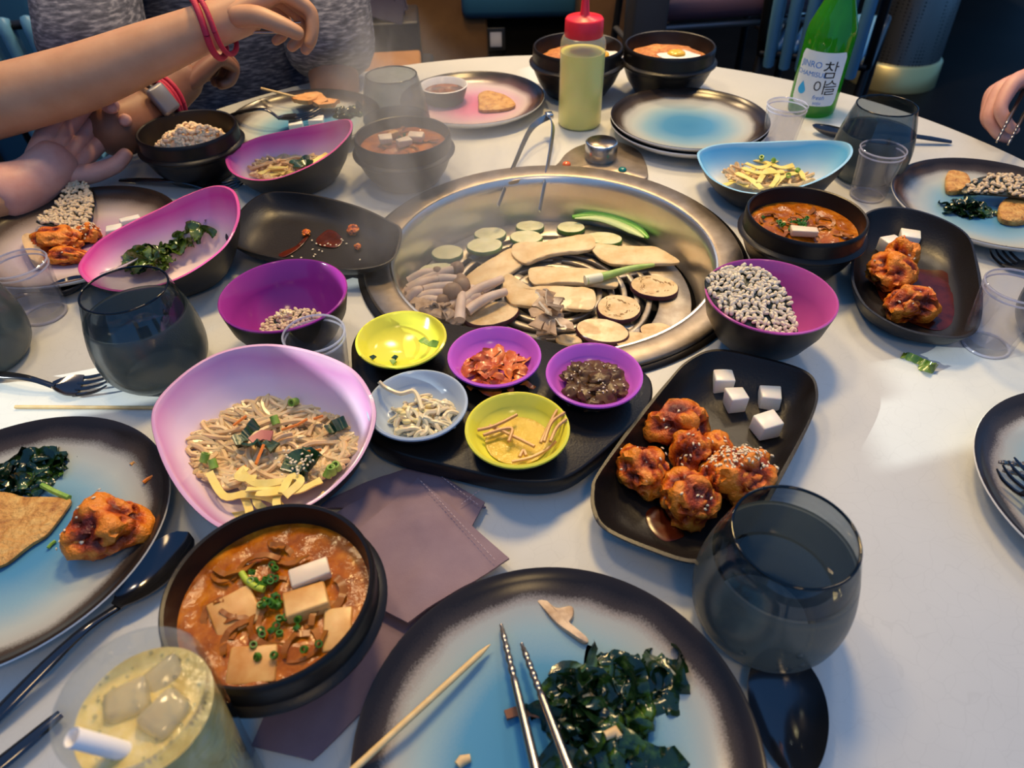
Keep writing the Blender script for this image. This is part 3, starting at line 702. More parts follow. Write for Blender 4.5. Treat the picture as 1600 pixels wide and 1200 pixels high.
# ---------------------------------------------------------------- cutlery
def cutlery(kind, tip, neck, end, label, hz=0.006, width=None, group=None):
    """spoon or fork laid from tip through neck to handle end (world points)"""
    tip, neck, end = V(tip), V(neck), V(end)
    ax = (neck - tip); L = ax.length; a = math.atan2(ax.y, ax.x)
    t = thing('table_' + kind, label, kind, (tip.x, tip.y, min(tip.z, end.z)), 0, group)
    base = V((tip.x, tip.y, min(tip.z, end.z)))
    X = V((math.cos(a), math.sin(a), 0)); Yv = V((-math.sin(a), math.cos(a), 0)); Z = V((0, 0, 1))
    def w(x, y, z): return tip - base + X * x + Yv * y + Z * (z + (neck.z - tip.z) * x / L)
    mb = MB()
    if kind == 'spoon':
        wd = width or L * 0.33; nu, nv = 22, 12
        top = []; bot = []
        for i in range(nu + 1):
            s = i / nu
            hw = wd * (math.sin(PI * min(1, s ** 0.8)) ** 0.55 if 0 < s < 1 else 0)
            hw = max(hw, 0.004 if s > 0.5 else 0.0003)
            for j in range(nv + 1):
                u = -1 + 2 * j / nv
                dep = 0.010 * (1 - u * u) * math.sin(PI * min(1, s * 1.02)) ** 0.8
                z = 0.0115 - dep + 0.004 * max(0, s - 0.7)
                top.append(w(s * L, hw * u, z)); bot.append(w(s * L, hw * u * 1.01, z - 0.0013))
        fs = []
        K = nv + 1; n = len(top)
        for i in range(nu):
            for j in range(nv):
                p = i * K + j
                fs.append((p, p + 1, p + K + 1, p + K)); fs.append((n + p, n + p + K, n + p + K + 1, n + p + 1))
            for j in (0, nv):
                p = i * K + j
                fs.append((p, p + K, n + p + K, n + p))
        mb.add(top + bot, fs)
        mb.build('spoon_bowl', black_metal, t)
    else:
        wd = width or 0.0115
        for k in range(4):
            y = -wd + 2 * wd * k / 3
            pts = [w(0, y * 0.9, 0.009), w(0.2 * L, y, 0.005), w(0.45 * L, y, 0.003), w(0.62 * L, y, 0.0035)]
            m2 = MB(); tube(m2, spline(pts, 4), [0.0006, 0.0013, 0.0015, 0.0016], 6); m2.build('tine', black_metal, t)
        vs = []; nu = 10
        for i in range(nu + 1):
            s = i / nu; hw = wd * 1.12 * (1 - s ** 2.2) + 0.003 * s
            for j in range(5):
                u = -1 + j / 2
                vs.append(w((0.55 + 0.45 * s) * L, hw * u, 0.003 + 0.0022 * u * u + 0.004 * s)); 
            for j in range(5):
                u = -1 + j / 2
                vs.append(w((0.55 + 0.45 * s) * L, hw * u, 0.0012 + 0.0022 * u * u + 0.004 * s))
        fs = []
        for i in range(nu):
            for j in range(4):
                p = i * 10 + j
                fs += [(p, p + 1, p + 11, p + 10), (p + 5, p + 15, p + 16, p + 6)]
            p = i * 10; fs += [(p, p + 10, p + 15, p + 5), (p + 4, p + 9, p + 19, p + 14)]
        fs += [(0, 5, 6, 1), (1, 6, 7, 2), (2, 7, 8, 3), (3, 8, 9, 4)]
        mb.add(vs, fs); mb.build('fork_head', black_metal, t)
    n0 = w(L * 0.97, 0, 0.0095 if kind == 'spoon' else 0.006)
    e0 = end - base + Z * 0.004
    mid = n0.lerp(e0, 0.25) + Z * hz
    mid2 = n0.lerp(e0, 0.6) + Z * hz * 0.7
    mb = MB(); tube(mb, spline([n0, mid, mid2, e0], 8), [0.003, 0.0028, 0.0036, 0.0046, 0.005, 0.0036], 10, flat=0.55)
    mb.build('handle', black_metal, t)
    return t
cutlery('spoon', (0.1569,0.1959,0.0), (0.1449,0.1228,0.0), (0.1163,-0.0054,0.0), 'black spoon lying right of the chopstick plate, bowl up', width=0.0215)
cutlery('spoon', (-0.2266,0.288,0.0), (-0.2539,0.2319,0.0), (-0.3068,0.1538,0.0), 'black spoon between the blue plate and the front stew pot', width=0.0165)
cutlery('fork', (-0.3508,0.4541,0.0), (-0.3984,0.4472,0.0), (-0.4943,0.4702,0.0), 'black fork in front of the tumbler near the seaweed bowl')
cutlery('spoon', (-0.4398,0.6096,0.0), (-0.4722,0.5824,0.0), (-0.5296,0.5544,0.0), 'black spoon under the rim of the lilac plate', width=0.012)
cutlery('fork', (-0.3362,0.8356,0.0), (-0.3806,0.8115,0.0), (-0.5002,0.8445,0.0), 'black fork behind the tip of the seaweed bowl')
cutlery('fork', (-0.2697,1.0158,0.016), (-0.3251,0.9883,0.016), (-0.3988,1.0079,0.018), 'black fork resting on the skewer plate', hz=0.012)
cutlery('spoon', (0.4293,0.9581,0.0), (0.4788,0.9235,0.0), (0.6034,0.9092,0.0), 'black spoon behind the tumbler near the soju', width=0.011)
cutlery('fork', (0.5196,0.6345,0.0), (0.5299,0.595,0.0), (0.5607,0.5386,0.0), 'black fork below the pancake plate at the frame edge')
cutlery('fork', (0.3535,0.3238,0.016), (0.3714,0.2922,0.016), (0.4038,0.244,0.018), 'black fork laid on the pale plate at the frame edge', hz=0.008)
t = thing('utensil_handle', 'black cutlery handle half hidden by the iced drink', 'cutlery', (-0.27,0.1659,0.0))
o_ = V((-0.27,0.1659,0.0)); mb = MB(); tube(mb, spline([V((-0.262,0.168,0.006)) - o_, V((-0.2756,0.149,0.007)) - o_, V((-0.3078,0.1131,0.005)) - o_], 8), [0.003, 0.0042, 0.005, 0.004], 10, flat=0.55)
mb.build('handle', black_metal, t)
chop_m = pm('chopstick_steel', (0.36, 0.3, 0.25), 0.25, 1.0)
def chopstick(a, b, label, group=None, r0=0.0019, r1=0.0033):
    a, b = V(a), V(b)
    t = thing('steel_chopstick', label, 'chopstick', a, 0, group)
    d = b - a; n = 34
    pts = [d * (i / n) for i in range(n + 1)]
    rs = [(r0 + (r1 - r0) * i / n) * (0.8 if (i < 11 and i % 2) else 1.0) for i in range(n + 1)]; rs[0] *= 0.6
    fine = []; fr = []
    for i in range(n):
        fine += [pts[i], pts[i].lerp(pts[i + 1], 0.8)]; fr += [rs[i], rs[i]]
    fine.append(pts[-1]); fr.append(rs[-1])
    mb = MB(); tube(mb, fine, fr, 10); mb.build('shaft', chop_m, t)
    return t
chopstick((-0.0097,0.2139,0.012), (0.0159,0.0903,0.03), 'steel chopstick with a ridged tip nearer the toothpick on the front plate')
chopstick((0.0026,0.1993,0.016), (0.0359,0.0921,0.032), 'steel chopstick crossing the wakame on the front plate')
chopstick((0.3562,0.3314,0.017), (0.4042,0.3163,0.024), 'upper steel chopstick beside the fork on the frame-cut pale plate')
chopstick((0.3557,0.3243,0.016), (0.3964,0.3037,0.024), 'lower steel chopstick beside the fork on the frame-cut pale plate')
bamboo = pm('bamboo', (0.66, 0.46, 0.2), 0.5, var=([(0.3, (0.58, 0.38, 0.15)), (0.7, (0.72, 0.54, 0.27))], 80))
def stick(a, b, label, r=0.0016, tip=True):
    a, b = V(a), V(b); t = tag(bpy.data.objects.new('bamboo_stick', None), label, 'skewer'); COL.objects.link(t); t.location = a
    d = b - a; mb = MB(); tube(mb, [d * k for k in (0, 0.02, 0.08, 0.3, 0.6, 1.0)], [r * 0.15, r * 0.4, r * 0.9, r, r, r] if tip else r, 8); mb.build('shaft', bamboo, t)
stick((-0.0163,0.2013,0.012), (-0.0945,0.1207,0.024), 'sharp bamboo skewer lying across the front plate', 0.0021)
stick((-0.297,0.4224,0.002), (-0.4227,0.4268,0.002), 'thin bamboo skewer on the table in front of the fork', 0.0016, False)

# tongs resting in the grill
t = thing('grill_tongs', 'long steel tongs standing in the grill with the hinge on the table', 'tongs', (0.0634,1.0296,0.0))
o_ = V((0.0634,1.0296,0.0))
H0 = V((0.0581,0.9588,0.03))
for uv, sgn in (((-0.013,0.7856,-0.012), 'a'), ((0.0383,0.7742,-0.014), 'b')):
    tp = V(uv)
    bulge = V((-0.012, 0, 0.004)) if sgn == 'a' else V((0.008, 0, 0.006))
    pts = spline([H0 - o_, H0.lerp(tp, 0.18) + bulge - o_, H0.lerp(tp, 0.55) + bulge * 0.7 - o_, tp - o_], 8)
    mb = MB(); ribbon(mb, pts, [0.009 - 0.005 * i / (len(pts) - 1) for i in range(len(pts))], 0.0016, normals=[(0.85, 0.1, 0.5)] * len(pts))
    mb.build('tong_arm', pm('tong_steel', (0.4, 0.39, 0.38), 0.25, 1.0), t)
mb = MB(); boxm(mb, H0 - o_ + V((0.001, 0.004, 0.0)), (0.011, 0.012, 0.008), 0.2, 0.002); mb.build('hinge', steel, t)

# ---------------------------------------------------------------- napkin
NAP = pm('mauve_cloth', (0.13, 0.085, 0.11), 0.85, var=([(0.3, (0.185, 0.125, 0.16)), (0.7, (0.225, 0.16, 0.195))], 30), bmp=(900, 0.35, 0.0004))
def patch(mb, c, nu, nv, t, zf, m=0):
    c = [V(p) for p in c]; top = []
    for i in range(nu + 1):
        for j in range(nv + 1):
            u, v = i / nu, j / nv
            p = c[0].lerp(c[1], u).lerp(c[3].lerp(c[2], u), v)
            p.z += zf(u, v, p); top.append(p)
    K = nv + 1; n = len(top); bot = [p - V((0, 0, t)) for p in top]
    fs = []
    for i in range(nu):
        for j in range(nv):
            p = i * K + j
            fs += [(p, p + K, p + K + 1, p + 1), (n + p, n + p + 1, n + p + K + 1, n + p + K)]
    for i in range(nu):
        for j in (0, nv):
            p = i * K + j; fs.append((p, p + K, n + p + K, n + p))
    for j in range(nv):
        for i in (0, nu):
            p = i * K + j; fs.append((p, p + 1, n + p + 1, n + p))
    return mb.add(top + bot, fs, m)
nk = thing('cloth_napkin', 'mauve folded cloth napkin under the front stew pot', 'napkin', (-0.0694,0.2821,0.0))
no = V((-0.0694,0.2821,0.0))
def fold(corners, z, amp, seed, name, t=0.0018):
    mb = MB()
    patch(mb, [V(p) - no + V((0, 0, z)) for p in corners], 26, 22, t, lambda u, v, p: amp * (1.6 * noise.noise(V((p.x * 28, p.y * 28, seed))) + 0.9 * abs(noise.noise(V((p.x * 60, p.y * 40, seed))))))
    return mb.build(name, NAP, nk)
fold([(-0.1489,0.1497,0.0),(-0.1132,0.1411,0.0),(-0.0205,0.2437,0.0),(-0.1115,0.3333,0.0)], 0.003, 0.0014, 1.0, 'under_layer')
fold([(-0.1515,0.3117,0.0),(-0.1115,0.3333,0.0),(-0.0687,0.3529,0.0),(-0.0205,0.3085,0.0)], 0.0048, 0.0016, 2.0, 'back_fold')
fold([(-0.0455,0.2538,0.0),(-0.1469,0.2893,0.0),(-0.0706,0.3523,0.0),(-0.0215,0.3125,0.0)], 0.0062, 0.0016, 2.5, 'middle_fold')
fold([(-0.0677,0.2177,0.0),(-0.1358,0.2558,0.0),(-0.0716,0.3347,0.0),(-0.0042,0.2631,0.0)], 0.009, 0.0022, 3.0, 'top_fold')
thread = pm('pale_thread', (0.42, 0.32, 0.34), 0.8)
mb = MB()
for a, b, n, z in (((-0.0687,0.3285,0.0), (-0.0129,0.2589,0.0), 26, 0.0125), ((-0.0641,0.3445,0.0), (-0.0251,0.3069,0.0), 16, 0.0095), ((-0.0382,0.3089,0.0), (-0.0245,0.3214,0.0), 7, 0.0095)):
    a, b = V(a), V(b)
    for k in range(n):
        p, q = a.lerp(b, k / n), a.lerp(b, (k + 0.6) / n)
        zz = lambda w: z + 0.0018 * noise.noise(V(((w - no).x * 28, (w - no).y * 28, 3.0)))
        tube(mb, [p - no + V((0, 0, zz(p))), q - no + V((0, 0, zz(q)))], 0.00035, 5)
stuff(mb.build('hem_stitching', thread, nk))
# ---------------------------------------------------------------- food on the grill
zuc_flesh = pm('zucchini_flesh', (0.62, 0.6, 0.34), 0.35, var=([(0.35, (0.55, 0.53, 0.27)), (0.65, (0.68, 0.66, 0.42))], 90), sub=0.2)
zuc_skin = pm('zucchini_skin', (0.06, 0.17, 0.02), 0.35, var=([(0.3, (0.03, 0.1, 0.012)), (0.7, (0.15, 0.3, 0.05))], 60))
egg_flesh = pm('eggplant_flesh', (0.62, 0.45, 0.24), 0.45, var=([(0.35, (0.52, 0.34, 0.15)), (0.6, (0.68, 0.52, 0.3))], 70), sub=0.15)
egg_skin = pm('eggplant_skin', (0.07, 0.02, 0.03), 0.3)
seed_m = pm('eggplant_seed_marks', (0.3, 0.17, 0.06), 0.5)
oyster = pm('king_oyster', (0.66, 0.48, 0.25), 0.5, var=([(0.3, (0.56, 0.37, 0.16)), (0.65, (0.74, 0.58, 0.34))], 45), sub=0.15, bmp=(120, 0.3, 0.001))
beech = pm('beech_stem', (0.64, 0.5, 0.4), 0.5, sub=0.2, var=([(0.3, (0.56, 0.41, 0.31)), (0.7, (0.72, 0.58, 0.48))], 50))
beech_cap = pm('beech_cap', (0.3, 0.19, 0.11), 0.5, var=([(0.3, (0.22, 0.13, 0.07)), (0.7, (0.4, 0.27, 0.17))], 50))
maitake = pm('maitake', (0.42, 0.3, 0.2), 0.6, var=([(0.3, (0.27, 0.17, 0.1)), (0.7, (0.56, 0.42, 0.3))], 60), bmp=(150, 0.4, 0.001))
def round_slice(loc, rx, ry, rz, t, mats, label, name, cat, tilt=(0, 0), group=None, rough=0.03, sd=0, seeds=False):
    th = tag(bpy.data.objects.new(name, None), label, cat, group); COL.objects.link(th); th.location = loc; th.rotation_euler = (tilt[0], tilt[1], rz)
    n = 40; out = []
    for k in range(n):
        a = 2 * PI * k / n; f = 1 + rough * noise.noise(V((math.cos(a) * 1.5, math.sin(a) * 1.5, sd)))
        out.append((rx * f * math.cos(a), ry * f * math.sin(a)))
    rows = [(0.0, 0), (0.93, 0), (1.0, t * 0.2), (1.0, t * 0.8), (0.955, t), (0.7, t * 1.02), (0.35, t * 0.96)]
    def mk(rs, cap):
        vs = []; fs = []
        for s, z in rs:
            vs += [(x * s, y * s, z + 0.0006 * noise.noise(V((x * 120, y * 120, sd))) * s) for x, y in out]
        for i in range(len(rs) - 1):
            for j in range(n): fs.append((i * n + j, i * n + (j + 1) % n, (i + 1) * n + (j + 1) % n, (i + 1) * n + j))
        if cap: vs.append((0, 0, t * 0.95)); fs += [((len(rs) - 1) * n + j, (len(rs) - 1) * n + (j + 1) % n, len(vs) - 1) for j in range(n)]
        return vs, fs
    mb = MB(); mb.add(*mk(rows[4:], True)); mb.build('flesh', mats[0], th)
    mb = MB(); mb.add(*mk(rows[:5], False)); mb.build('peel', mats[1], th)
    if seeds:
        mb = MB(); random.seed(sd + 40)
        for k in range(46):
            a = random.uniform(0, 2 * PI); q = 0.62 + 0.16 * math.sin(3 * a + sd) + random.uniform(-0.1, 0.1)
            x, y = rx * q * math.cos(a), ry * q * math.sin(a); b2 = a + 1.57 + random.uniform(-0.6, 0.6)
            boxm(mb, (x, y, t * 1.0), (0.0028, 0.0008, 0.0006), b2, 0)
        stuff(mb.build('seed_marks', seed_m, th))
    return th
ZG = 'grilled zucchini rounds'
zl = [((-0.0753,0.7309,-0.042), .0195, .0165, 'zucchini round at the left end of the grilled zucchini arc', 0.1),
      ((-0.0236,0.7725,-0.042), .0205, .0155, 'zucchini round tucked under another at the left back', 0.0),
      ((-0.0301,0.7371,-0.037), .022, .0175, 'zucchini round overlapping the one behind it in the haze', 0.1),
      ((0.027,0.7895,-0.042), .0185, .013, 'zucchini round at the very back of the grate', 0.0),
      ((0.0211,0.7546,-0.037), .0205, .0155, 'zucchini round above the king oyster cap', -0.1),
      ((0.0789,0.7843,-0.042), .018, .0135, 'zucchini round with dark peel next to the green pepper', -0.05),
      ((0.1182,0.7562,-0.042), .023, .0145, 'zucchini round between two king oyster slices under the pepper', -0.2),
      ((-0.0861,0.6935,-0.042), .021, .014, 'zucchini round half buried behind the beech mushrooms', 0.2)]
for k, (p, a, b, lb, rz) in enumerate(zl):
    round_slice((p[0], p[1], p[2] - 0.0065), a, b, rz, 0.006, [zuc_flesh, zuc_skin], lb, 'zucchini_slice', 'vegetable', group=ZG, sd=k)
el = [((0.1636,0.6505,-0.042), .0275, .022, 'seedy eggplant round at the right of the grate', -0.25, 1),
      ((0.1176,0.6092,-0.04), .024, .0235, 'eggplant round with seed ring in the middle of the right side', 0.1, 1),
      ((0.0952,0.5696,-0.04), .0285, .0195, 'smooth eggplant oval nearest the mushroom dish', -0.35, 0),
      ((0.1535,0.5692,-0.042), .019, .0135, 'small eggplant round against the grill rim', -0.2, 0),
      ((0.1259,0.5542,-0.042), .019, .014, 'eggplant slice half hidden under the smooth oval', 0.3, 0),
      ((-0.0206,0.605,-0.042), .031, .02, 'long pale eggplant slice in front of the beech stems', 0.35, 0)]
for k, (p, a, b, lb, rz, sdm) in enumerate(el):
    round_slice((p[0], p[1], p[2] - 0.0065), a, b, rz, 0.006, [egg_flesh, egg_skin], lb, 'eggplant_slice', 'vegetable', group='grilled eggplant slices', sd=k + 20, seeds=bool(sdm))
def slab_food(outl, t, m, label, name, cat, z, amp=0.001, sd=0, group=None):
    o = spline([V((p[0], p[1], 0)) for p in outl], 5, closed=True)
    c = sum(o, V()) / len(o)
    th = tag(bpy.data.objects.new(name, None), label, cat, group); COL.objects.link(th); th.location = (c.x, c.y, z)
    n = len(o); vs = []; fs = []
    rows = [(0.97, 0), (1.0, t * 0.3), (1.0, t * 0.75), (0.93, t), (0.6, t * 1.05), (0.3, t)]
    for s, zz in rows:
        for p in o: 
            q = (p - c) * s
            vs.append((q.x, q.y, zz + amp * noise.noise(V((q.x * 90 + sd, q.y * 90, sd)))))
    for i in range(len(rows) - 1):
        for j in range(n): fs.append((i * n + j, i * n + (j + 1) % n, (i + 1) * n + (j + 1) % n, (i + 1) * n + j))
    vs.append((0, 0, t)); fs += [((len(rows) - 1) * n + j, (len(rows) - 1) * n + (j + 1) % n, len(vs) - 1) for j in range(n)]
    mb = MB(); mb.add(vs, fs); mb.build('slice_body', m, th); return th
OY = 'king oyster mushroom slices'
slab_food([(0.0032,0.7172,-0.038),(0.0082,0.7403,-0.038),(0.0388,0.7421,-0.038),(0.0667,0.75,-0.038),(0.0976,0.7594,-0.038),(0.1054,0.7425,-0.038),(0.0972,0.7223,-0.038),(0.0567,0.7152,-0.038),(0.0348,0.7048,-0.038),(0.0179,0.6958,-0.038)], 0.005, oyster, 'king oyster slice lying across the back with its cap to the left', 'king_oyster_slice', 'mushroom', -0.042, sd=1, group=OY)
slab_food([(0.0994,0.7283,-0.04),(0.1052,0.7399,-0.04),(0.1318,0.7329,-0.04),(0.1741,0.7299,-0.04),(0.1844,0.7222,-0.04),(0.2,0.6949,-0.04),(0.1679,0.692,-0.04),(0.1266,0.6921,-0.04),(0.1091,0.7038,-0.04)], 0.005, oyster, 'wide king oyster slice pointing to the right grill wall', 'king_oyster_slice', 'mushroom', -0.044, sd=2, group=OY)
slab_food([(-0.0547,0.6644,-0.041),(-0.0423,0.6904,-0.041),(-0.0161,0.7199,-0.041),(0.005,0.7379,-0.041),(0.0166,0.7046,-0.041),(-0.0049,0.6757,-0.041),(-0.0232,0.6556,-0.041),(-0.0446,0.6451,-0.041)], 0.005, oyster, 'broad king oyster slice behind the bundled beech stems', 'king_oyster_slice', 'mushroom', -0.0465, sd=3, group=OY)
slab_food([(0.0217,0.6732,-0.04),(0.0238,0.6905,-0.04),(0.0403,0.6926,-0.04),(0.0776,0.6885,-0.04),(0.1142,0.6818,-0.04),(0.1219,0.6722,-0.04),(0.1205,0.6491,-0.04),(0.0965,0.6538,-0.04),(0.0606,0.6589,-0.04),(0.0386,0.6558,-0.04),(0.0257,0.6601,-0.04)], 0.005, oyster, 'king oyster slice in the centre under the green onion', 'king_oyster_slice', 'mushroom', -0.0455, sd=4, group=OY)
slab_food([(-0.0078,0.6583,-0.038),(-0.0048,0.6738,-0.038),(0.0018,0.6709,-0.038),(0.0044,0.6516,-0.038),(0.0129,0.645,-0.038),(0.0382,0.6479,-0.038),(0.0739,0.6453,-0.038),(0.0933,0.6385,-0.038),(0.0886,0.6052,-0.038),(0.057,0.6074,-0.038),(0.0157,0.6135,-0.038),(0.0004,0.6187,-0.038),(-0.0065,0.6395,-0.038)], 0.006, oyster, 'king oyster slice with a hooked cap behind the frilly mushroom', 'king_oyster_slice', 'mushroom', -0.0435, sd=5, group=OY)
slab_food([(0.046,0.5599,-0.042),(0.0545,0.5681,-0.042),(0.0706,0.5612,-0.042),(0.0719,0.5538,-0.042),(0.0567,0.5522,-0.042)], 0.004, oyster, 'pale mushroom scrap below the frilly mushroom', 'mushroom_scrap', 'mushroom', -0.047, sd=6)
def bent(name, pts, r, m, label, cat, tip=None, flat=1.0):
    o0 = V(pts[0]); th = tag(bpy.data.objects.new(name, None), label, cat); COL.objects.link(th); th.location = o0
    mb = MB(); tube(mb, [p - o0 for p in spline(pts, 6)], r, 12, flat=flat); mb.build('flesh', m, th)
    return th, o0
gp, o0 = bent('green_pepper_half', [(0.0821,0.805,-0.04),(0.1119,0.8054,-0.04),(0.1354,0.7946,-0.04),(0.1585,0.7729,-0.04),(0.1717,0.7493,-0.04)], [0.003, 0.008, 0.0095, 0.009, 0.0075, 0.002], pm('pepper_green', (0.16, 0.46, 0.05), 0.3, sub=0.2), 'bright green half pepper along the back right grill wall', 'vegetable', flat=0.7)
mb = MB(); tube(mb, [p - o0 for p in spline([(0.0844,0.7944,-0.036),(0.1104,0.7934,-0.036),(0.1318,0.7812,-0.036),(0.1531,0.76,-0.036),(0.165,0.7443,-0.036)], 6)], [0.001, 0.0052, 0.0062, 0.006, 0.001], 10, flat=0.5)
mb.build('pale_inside', pm('pepper_pith', (0.55, 0.68, 0.3), 0.4), gp)
go, o0 = bent('green_onion', [(0.0858,0.6517,-0.034),(0.1113,0.661,-0.034),(0.1384,0.6731,-0.034),(0.1667,0.68,-0.034)], [0.0055, 0.005, 0.0042, 0.0035, 0.002], pm('onion_green', (0.33, 0.52, 0.1), 0.35, var=([(0.3, (0.25, 0.45, 0.07)), (0.7, (0.5, 0.62, 0.25))], 30)), 'green onion piece resting on the centre king oyster slice', 'vegetable')
mb = MB(); tube(mb, [p - o0 for p in spline([(0.0843,0.6517,-0.034),(0.0925,0.654,-0.034),(0.1037,0.6574,-0.034)], 4)], [0.0056, 0.0058, 0.0056, 0.0052], 12); mb.build('white_end', pm('onion_white', (0.72, 0.72, 0.55), 0.35), go)
def beech_cluster(stems, root, label):
    th = tag(bpy.data.objects.new('beech_mushroom_cluster', None), label, 'mushroom'); COL.objects.link(th); o0 = V(root); th.location = o0
    for k, (a, b, cr) in enumerate(stems):
        a, b = V(a), V(b); mid = a.lerp(b, 0.5) + V((0, 0, 0.004))
        mb = MB(); tube(mb, [p - o0 for p in spline([a, mid, b], 5)], [0.0062, 0.0056, 0.0052, 0.0046], 10); st = mb.build('stem', beech, th)
        if cr:
            d = (b - a).normalized()
            mb = MB(); blob(mb, b + d * cr * 0.25 - o0, (cr, cr, cr * 0.95), k + 3, 0.14, 1.2, 2); mb.build('cap', beech_cap, th)
    mb = MB(); blob(mb, V((0, 0, -0.002)), (0.013, 0.016, 0.009), 5, 0.3, 2, 3); mb.build('root_clump', beech, th)
beech_cluster([((-0.1137,0.6441,-0.036), (-0.0615,0.6712,-0.028), .0085), ((-0.1132,0.6562,-0.034), (-0.084,0.6625,-0.026), .006), ((-0.1139,0.6339,-0.034), (-0.0802,0.6483,-0.026), .005), ((-0.1106,0.6289,-0.034), (-0.0552,0.6321,-0.024), .0105), ((-0.1097,0.6203,-0.033), (-0.0971,0.6279,-0.026), .004), ((-0.1067,0.622,-0.036), (-0.0646,0.6208,-0.026), .0115), ((-0.1044,0.6176,-0.038), (-0.0741,0.6125,-0.03), .008), ((-0.0983,0.6506,-0.034), (-0.056,0.6474,-0.026), .007)], (-0.1121,0.6374,-0.04), 'cluster of pale beech mushrooms with tan caps at the left grill wall')
beech_cluster([((-0.0533,0.6034,-0.034), (-0.0091,0.6517,-0.03), 0), ((-0.0506,0.6117,-0.03), (-0.0147,0.641,-0.026), 0), ((-0.0533,0.5779,-0.03), (-0.052,0.618,-0.026), 0), ((-0.0462,0.5986,-0.034), (-0.005,0.6297,-0.032), 0), ((-0.0671,0.602,-0.036), (-0.0404,0.6382,-0.032), 0), ((-0.0495,0.6106,-0.036), (-0.0328,0.6206,-0.03), .005)], (-0.0594,0.6052,-0.042), 'bundle of slender beech stems between the tan caps and the pale eggplant')
def maitake_piece(base, tips, label, r=0.009):
    th = tag(bpy.data.objects.new('maitake_piece', None), label, 'mushroom'); COL.objects.link(th); o0 = V(base); th.location = o0
    for k, tpt in enumerate(tips):
        tp = V(tpt); mid = o0.lerp(tp, 0.5) + V((0, 0, 0.006))
        pts = spline([o0, mid, tp], 6); n = len(pts)
        mb = MB(); ribbon(mb, [p - o0 for p in pts], [0.005 + r * 1.3 * (i / n) ** 1.2 for i in range(n)], 0.0022, twist=random.uniform(-0.8, 0.8), wave=0.003, seed=k + r * 1000)
        mb.build('frond', maitake, th)
    mb = MB(); blob(mb, (0, 0, 0.002), (0.012, 0.009, 0.008), 3, 0.4, 2, 3, ridge=0.3); mb.build('core', maitake, th)
maitake_piece((0.0433,0.5851,-0.038), [(0.0334,0.6112,-0.02), (0.0413,0.6064,-0.016), (0.0274,0.598,-0.022), (0.0515,0.5962,-0.018), (0.0548,0.5835,-0.022), (0.0201,0.5811,-0.026), (0.0241,0.5619,-0.028), (0.0388,0.5535,-0.03), (0.0323,0.5541,-0.032), (0.0612,0.558,-0.03), (0.0342,0.5728,-0.012), (0.0447,0.5746,-0.012)], 'grey frilly maitake standing in front of the hooked king oyster slice', 0.01)
maitake_piece((-0.0738,0.5999,-0.036), [(-0.1085,0.6114,-0.03), (-0.1001,0.5968,-0.028), (-0.085,0.6,-0.024), (-0.0658,0.5948,-0.024), (-0.0615,0.5814,-0.03), (-0.093,0.5903,-0.03), (-0.079,0.5831,-0.03), (-0.0563,0.5788,-0.034)], 'brown frilly maitake at the front left grill edge', 0.007)

# ---------------------------------------------------------------- sweet-spicy chicken, radish, cracker
chick_m, nt, b = nmat('glazed_chicken')
at = nt.nodes.new('ShaderNodeAttribute'); at.attribute_name = 'd'
mxn = nt.nodes.new('ShaderNodeMath'); mxn.operation = 'MULTIPLY_ADD'; mxn.inputs[1].default_value = 0.5
lnk(nt, nz(nt, 110, 6, 0.65), mxn.inputs[0]); lnk(nt, at.outputs['Fac'], mxn.inputs[2])
lnk(nt, ramp(nt, mxn.outputs[0], [(0.35, (0.1, 0.009, 0.002)), (0.6, (0.34, 0.045, 0.004)), (0.82, (0.58, 0.115, 0.007)), (1.0, (0.7, 0.22, 0.018))]), b.inputs['Base Color'])
b.inputs['Roughness'].default_value = 0.27; b.inputs['Specular IOR Level'].default_value = 0.4
bump(nt, b, 210, 0.9, 0.003)
sesame = pm('sesame', (0.8, 0.68, 0.46), 0.45)
sauce_m = pm('red_glaze', (0.1, 0.014, 0.004), 0.2, spec=0.3, var=([(0.3, (0.025, 0.003, 0.001)), (0.7, (0.1, 0.013, 0.002))], 40))
cooked = pm('pancake', (0.5, 0.25, 0.06), 0.45, var=([(0.3, (0.3, 0.1, 0.02)), (0.5, (0.55, 0.28, 0.07)), (0.72, (0.66, 0.42, 0.14))], 120), bmp=(260, 0.9, 0.003))
def surf_pts(o, n, cond, sd):
    random.seed(sd); me = o.data; vv = [(v.co.copy(), v.normal.copy()) for v in me.vertices if cond(v)]
    return [random.choice(vv) for _ in range(n)] if vv else []
def sesame_on(o, n, cond, sd, size=0.0014):
    mb = MB()
    for co, nr in surf_pts(o, n, cond, sd):
        a = random.uniform(0, 6.28)
        j = V((random.uniform(-1, 1), random.uniform(-1, 1), 0)) * 0.0015
        R = nr.to_track_quat('Z', 'X').to_matrix() @ Matrix.Rotation(a, 3, 'Z')
        blob(mb, co + j + nr * 0.0004, (size * 1.15, size * 0.68, size * 0.45), 1, 0, 1, 1, R)
    if mb.v: stuff(mb.build('sesame_seeds', sesame, o))
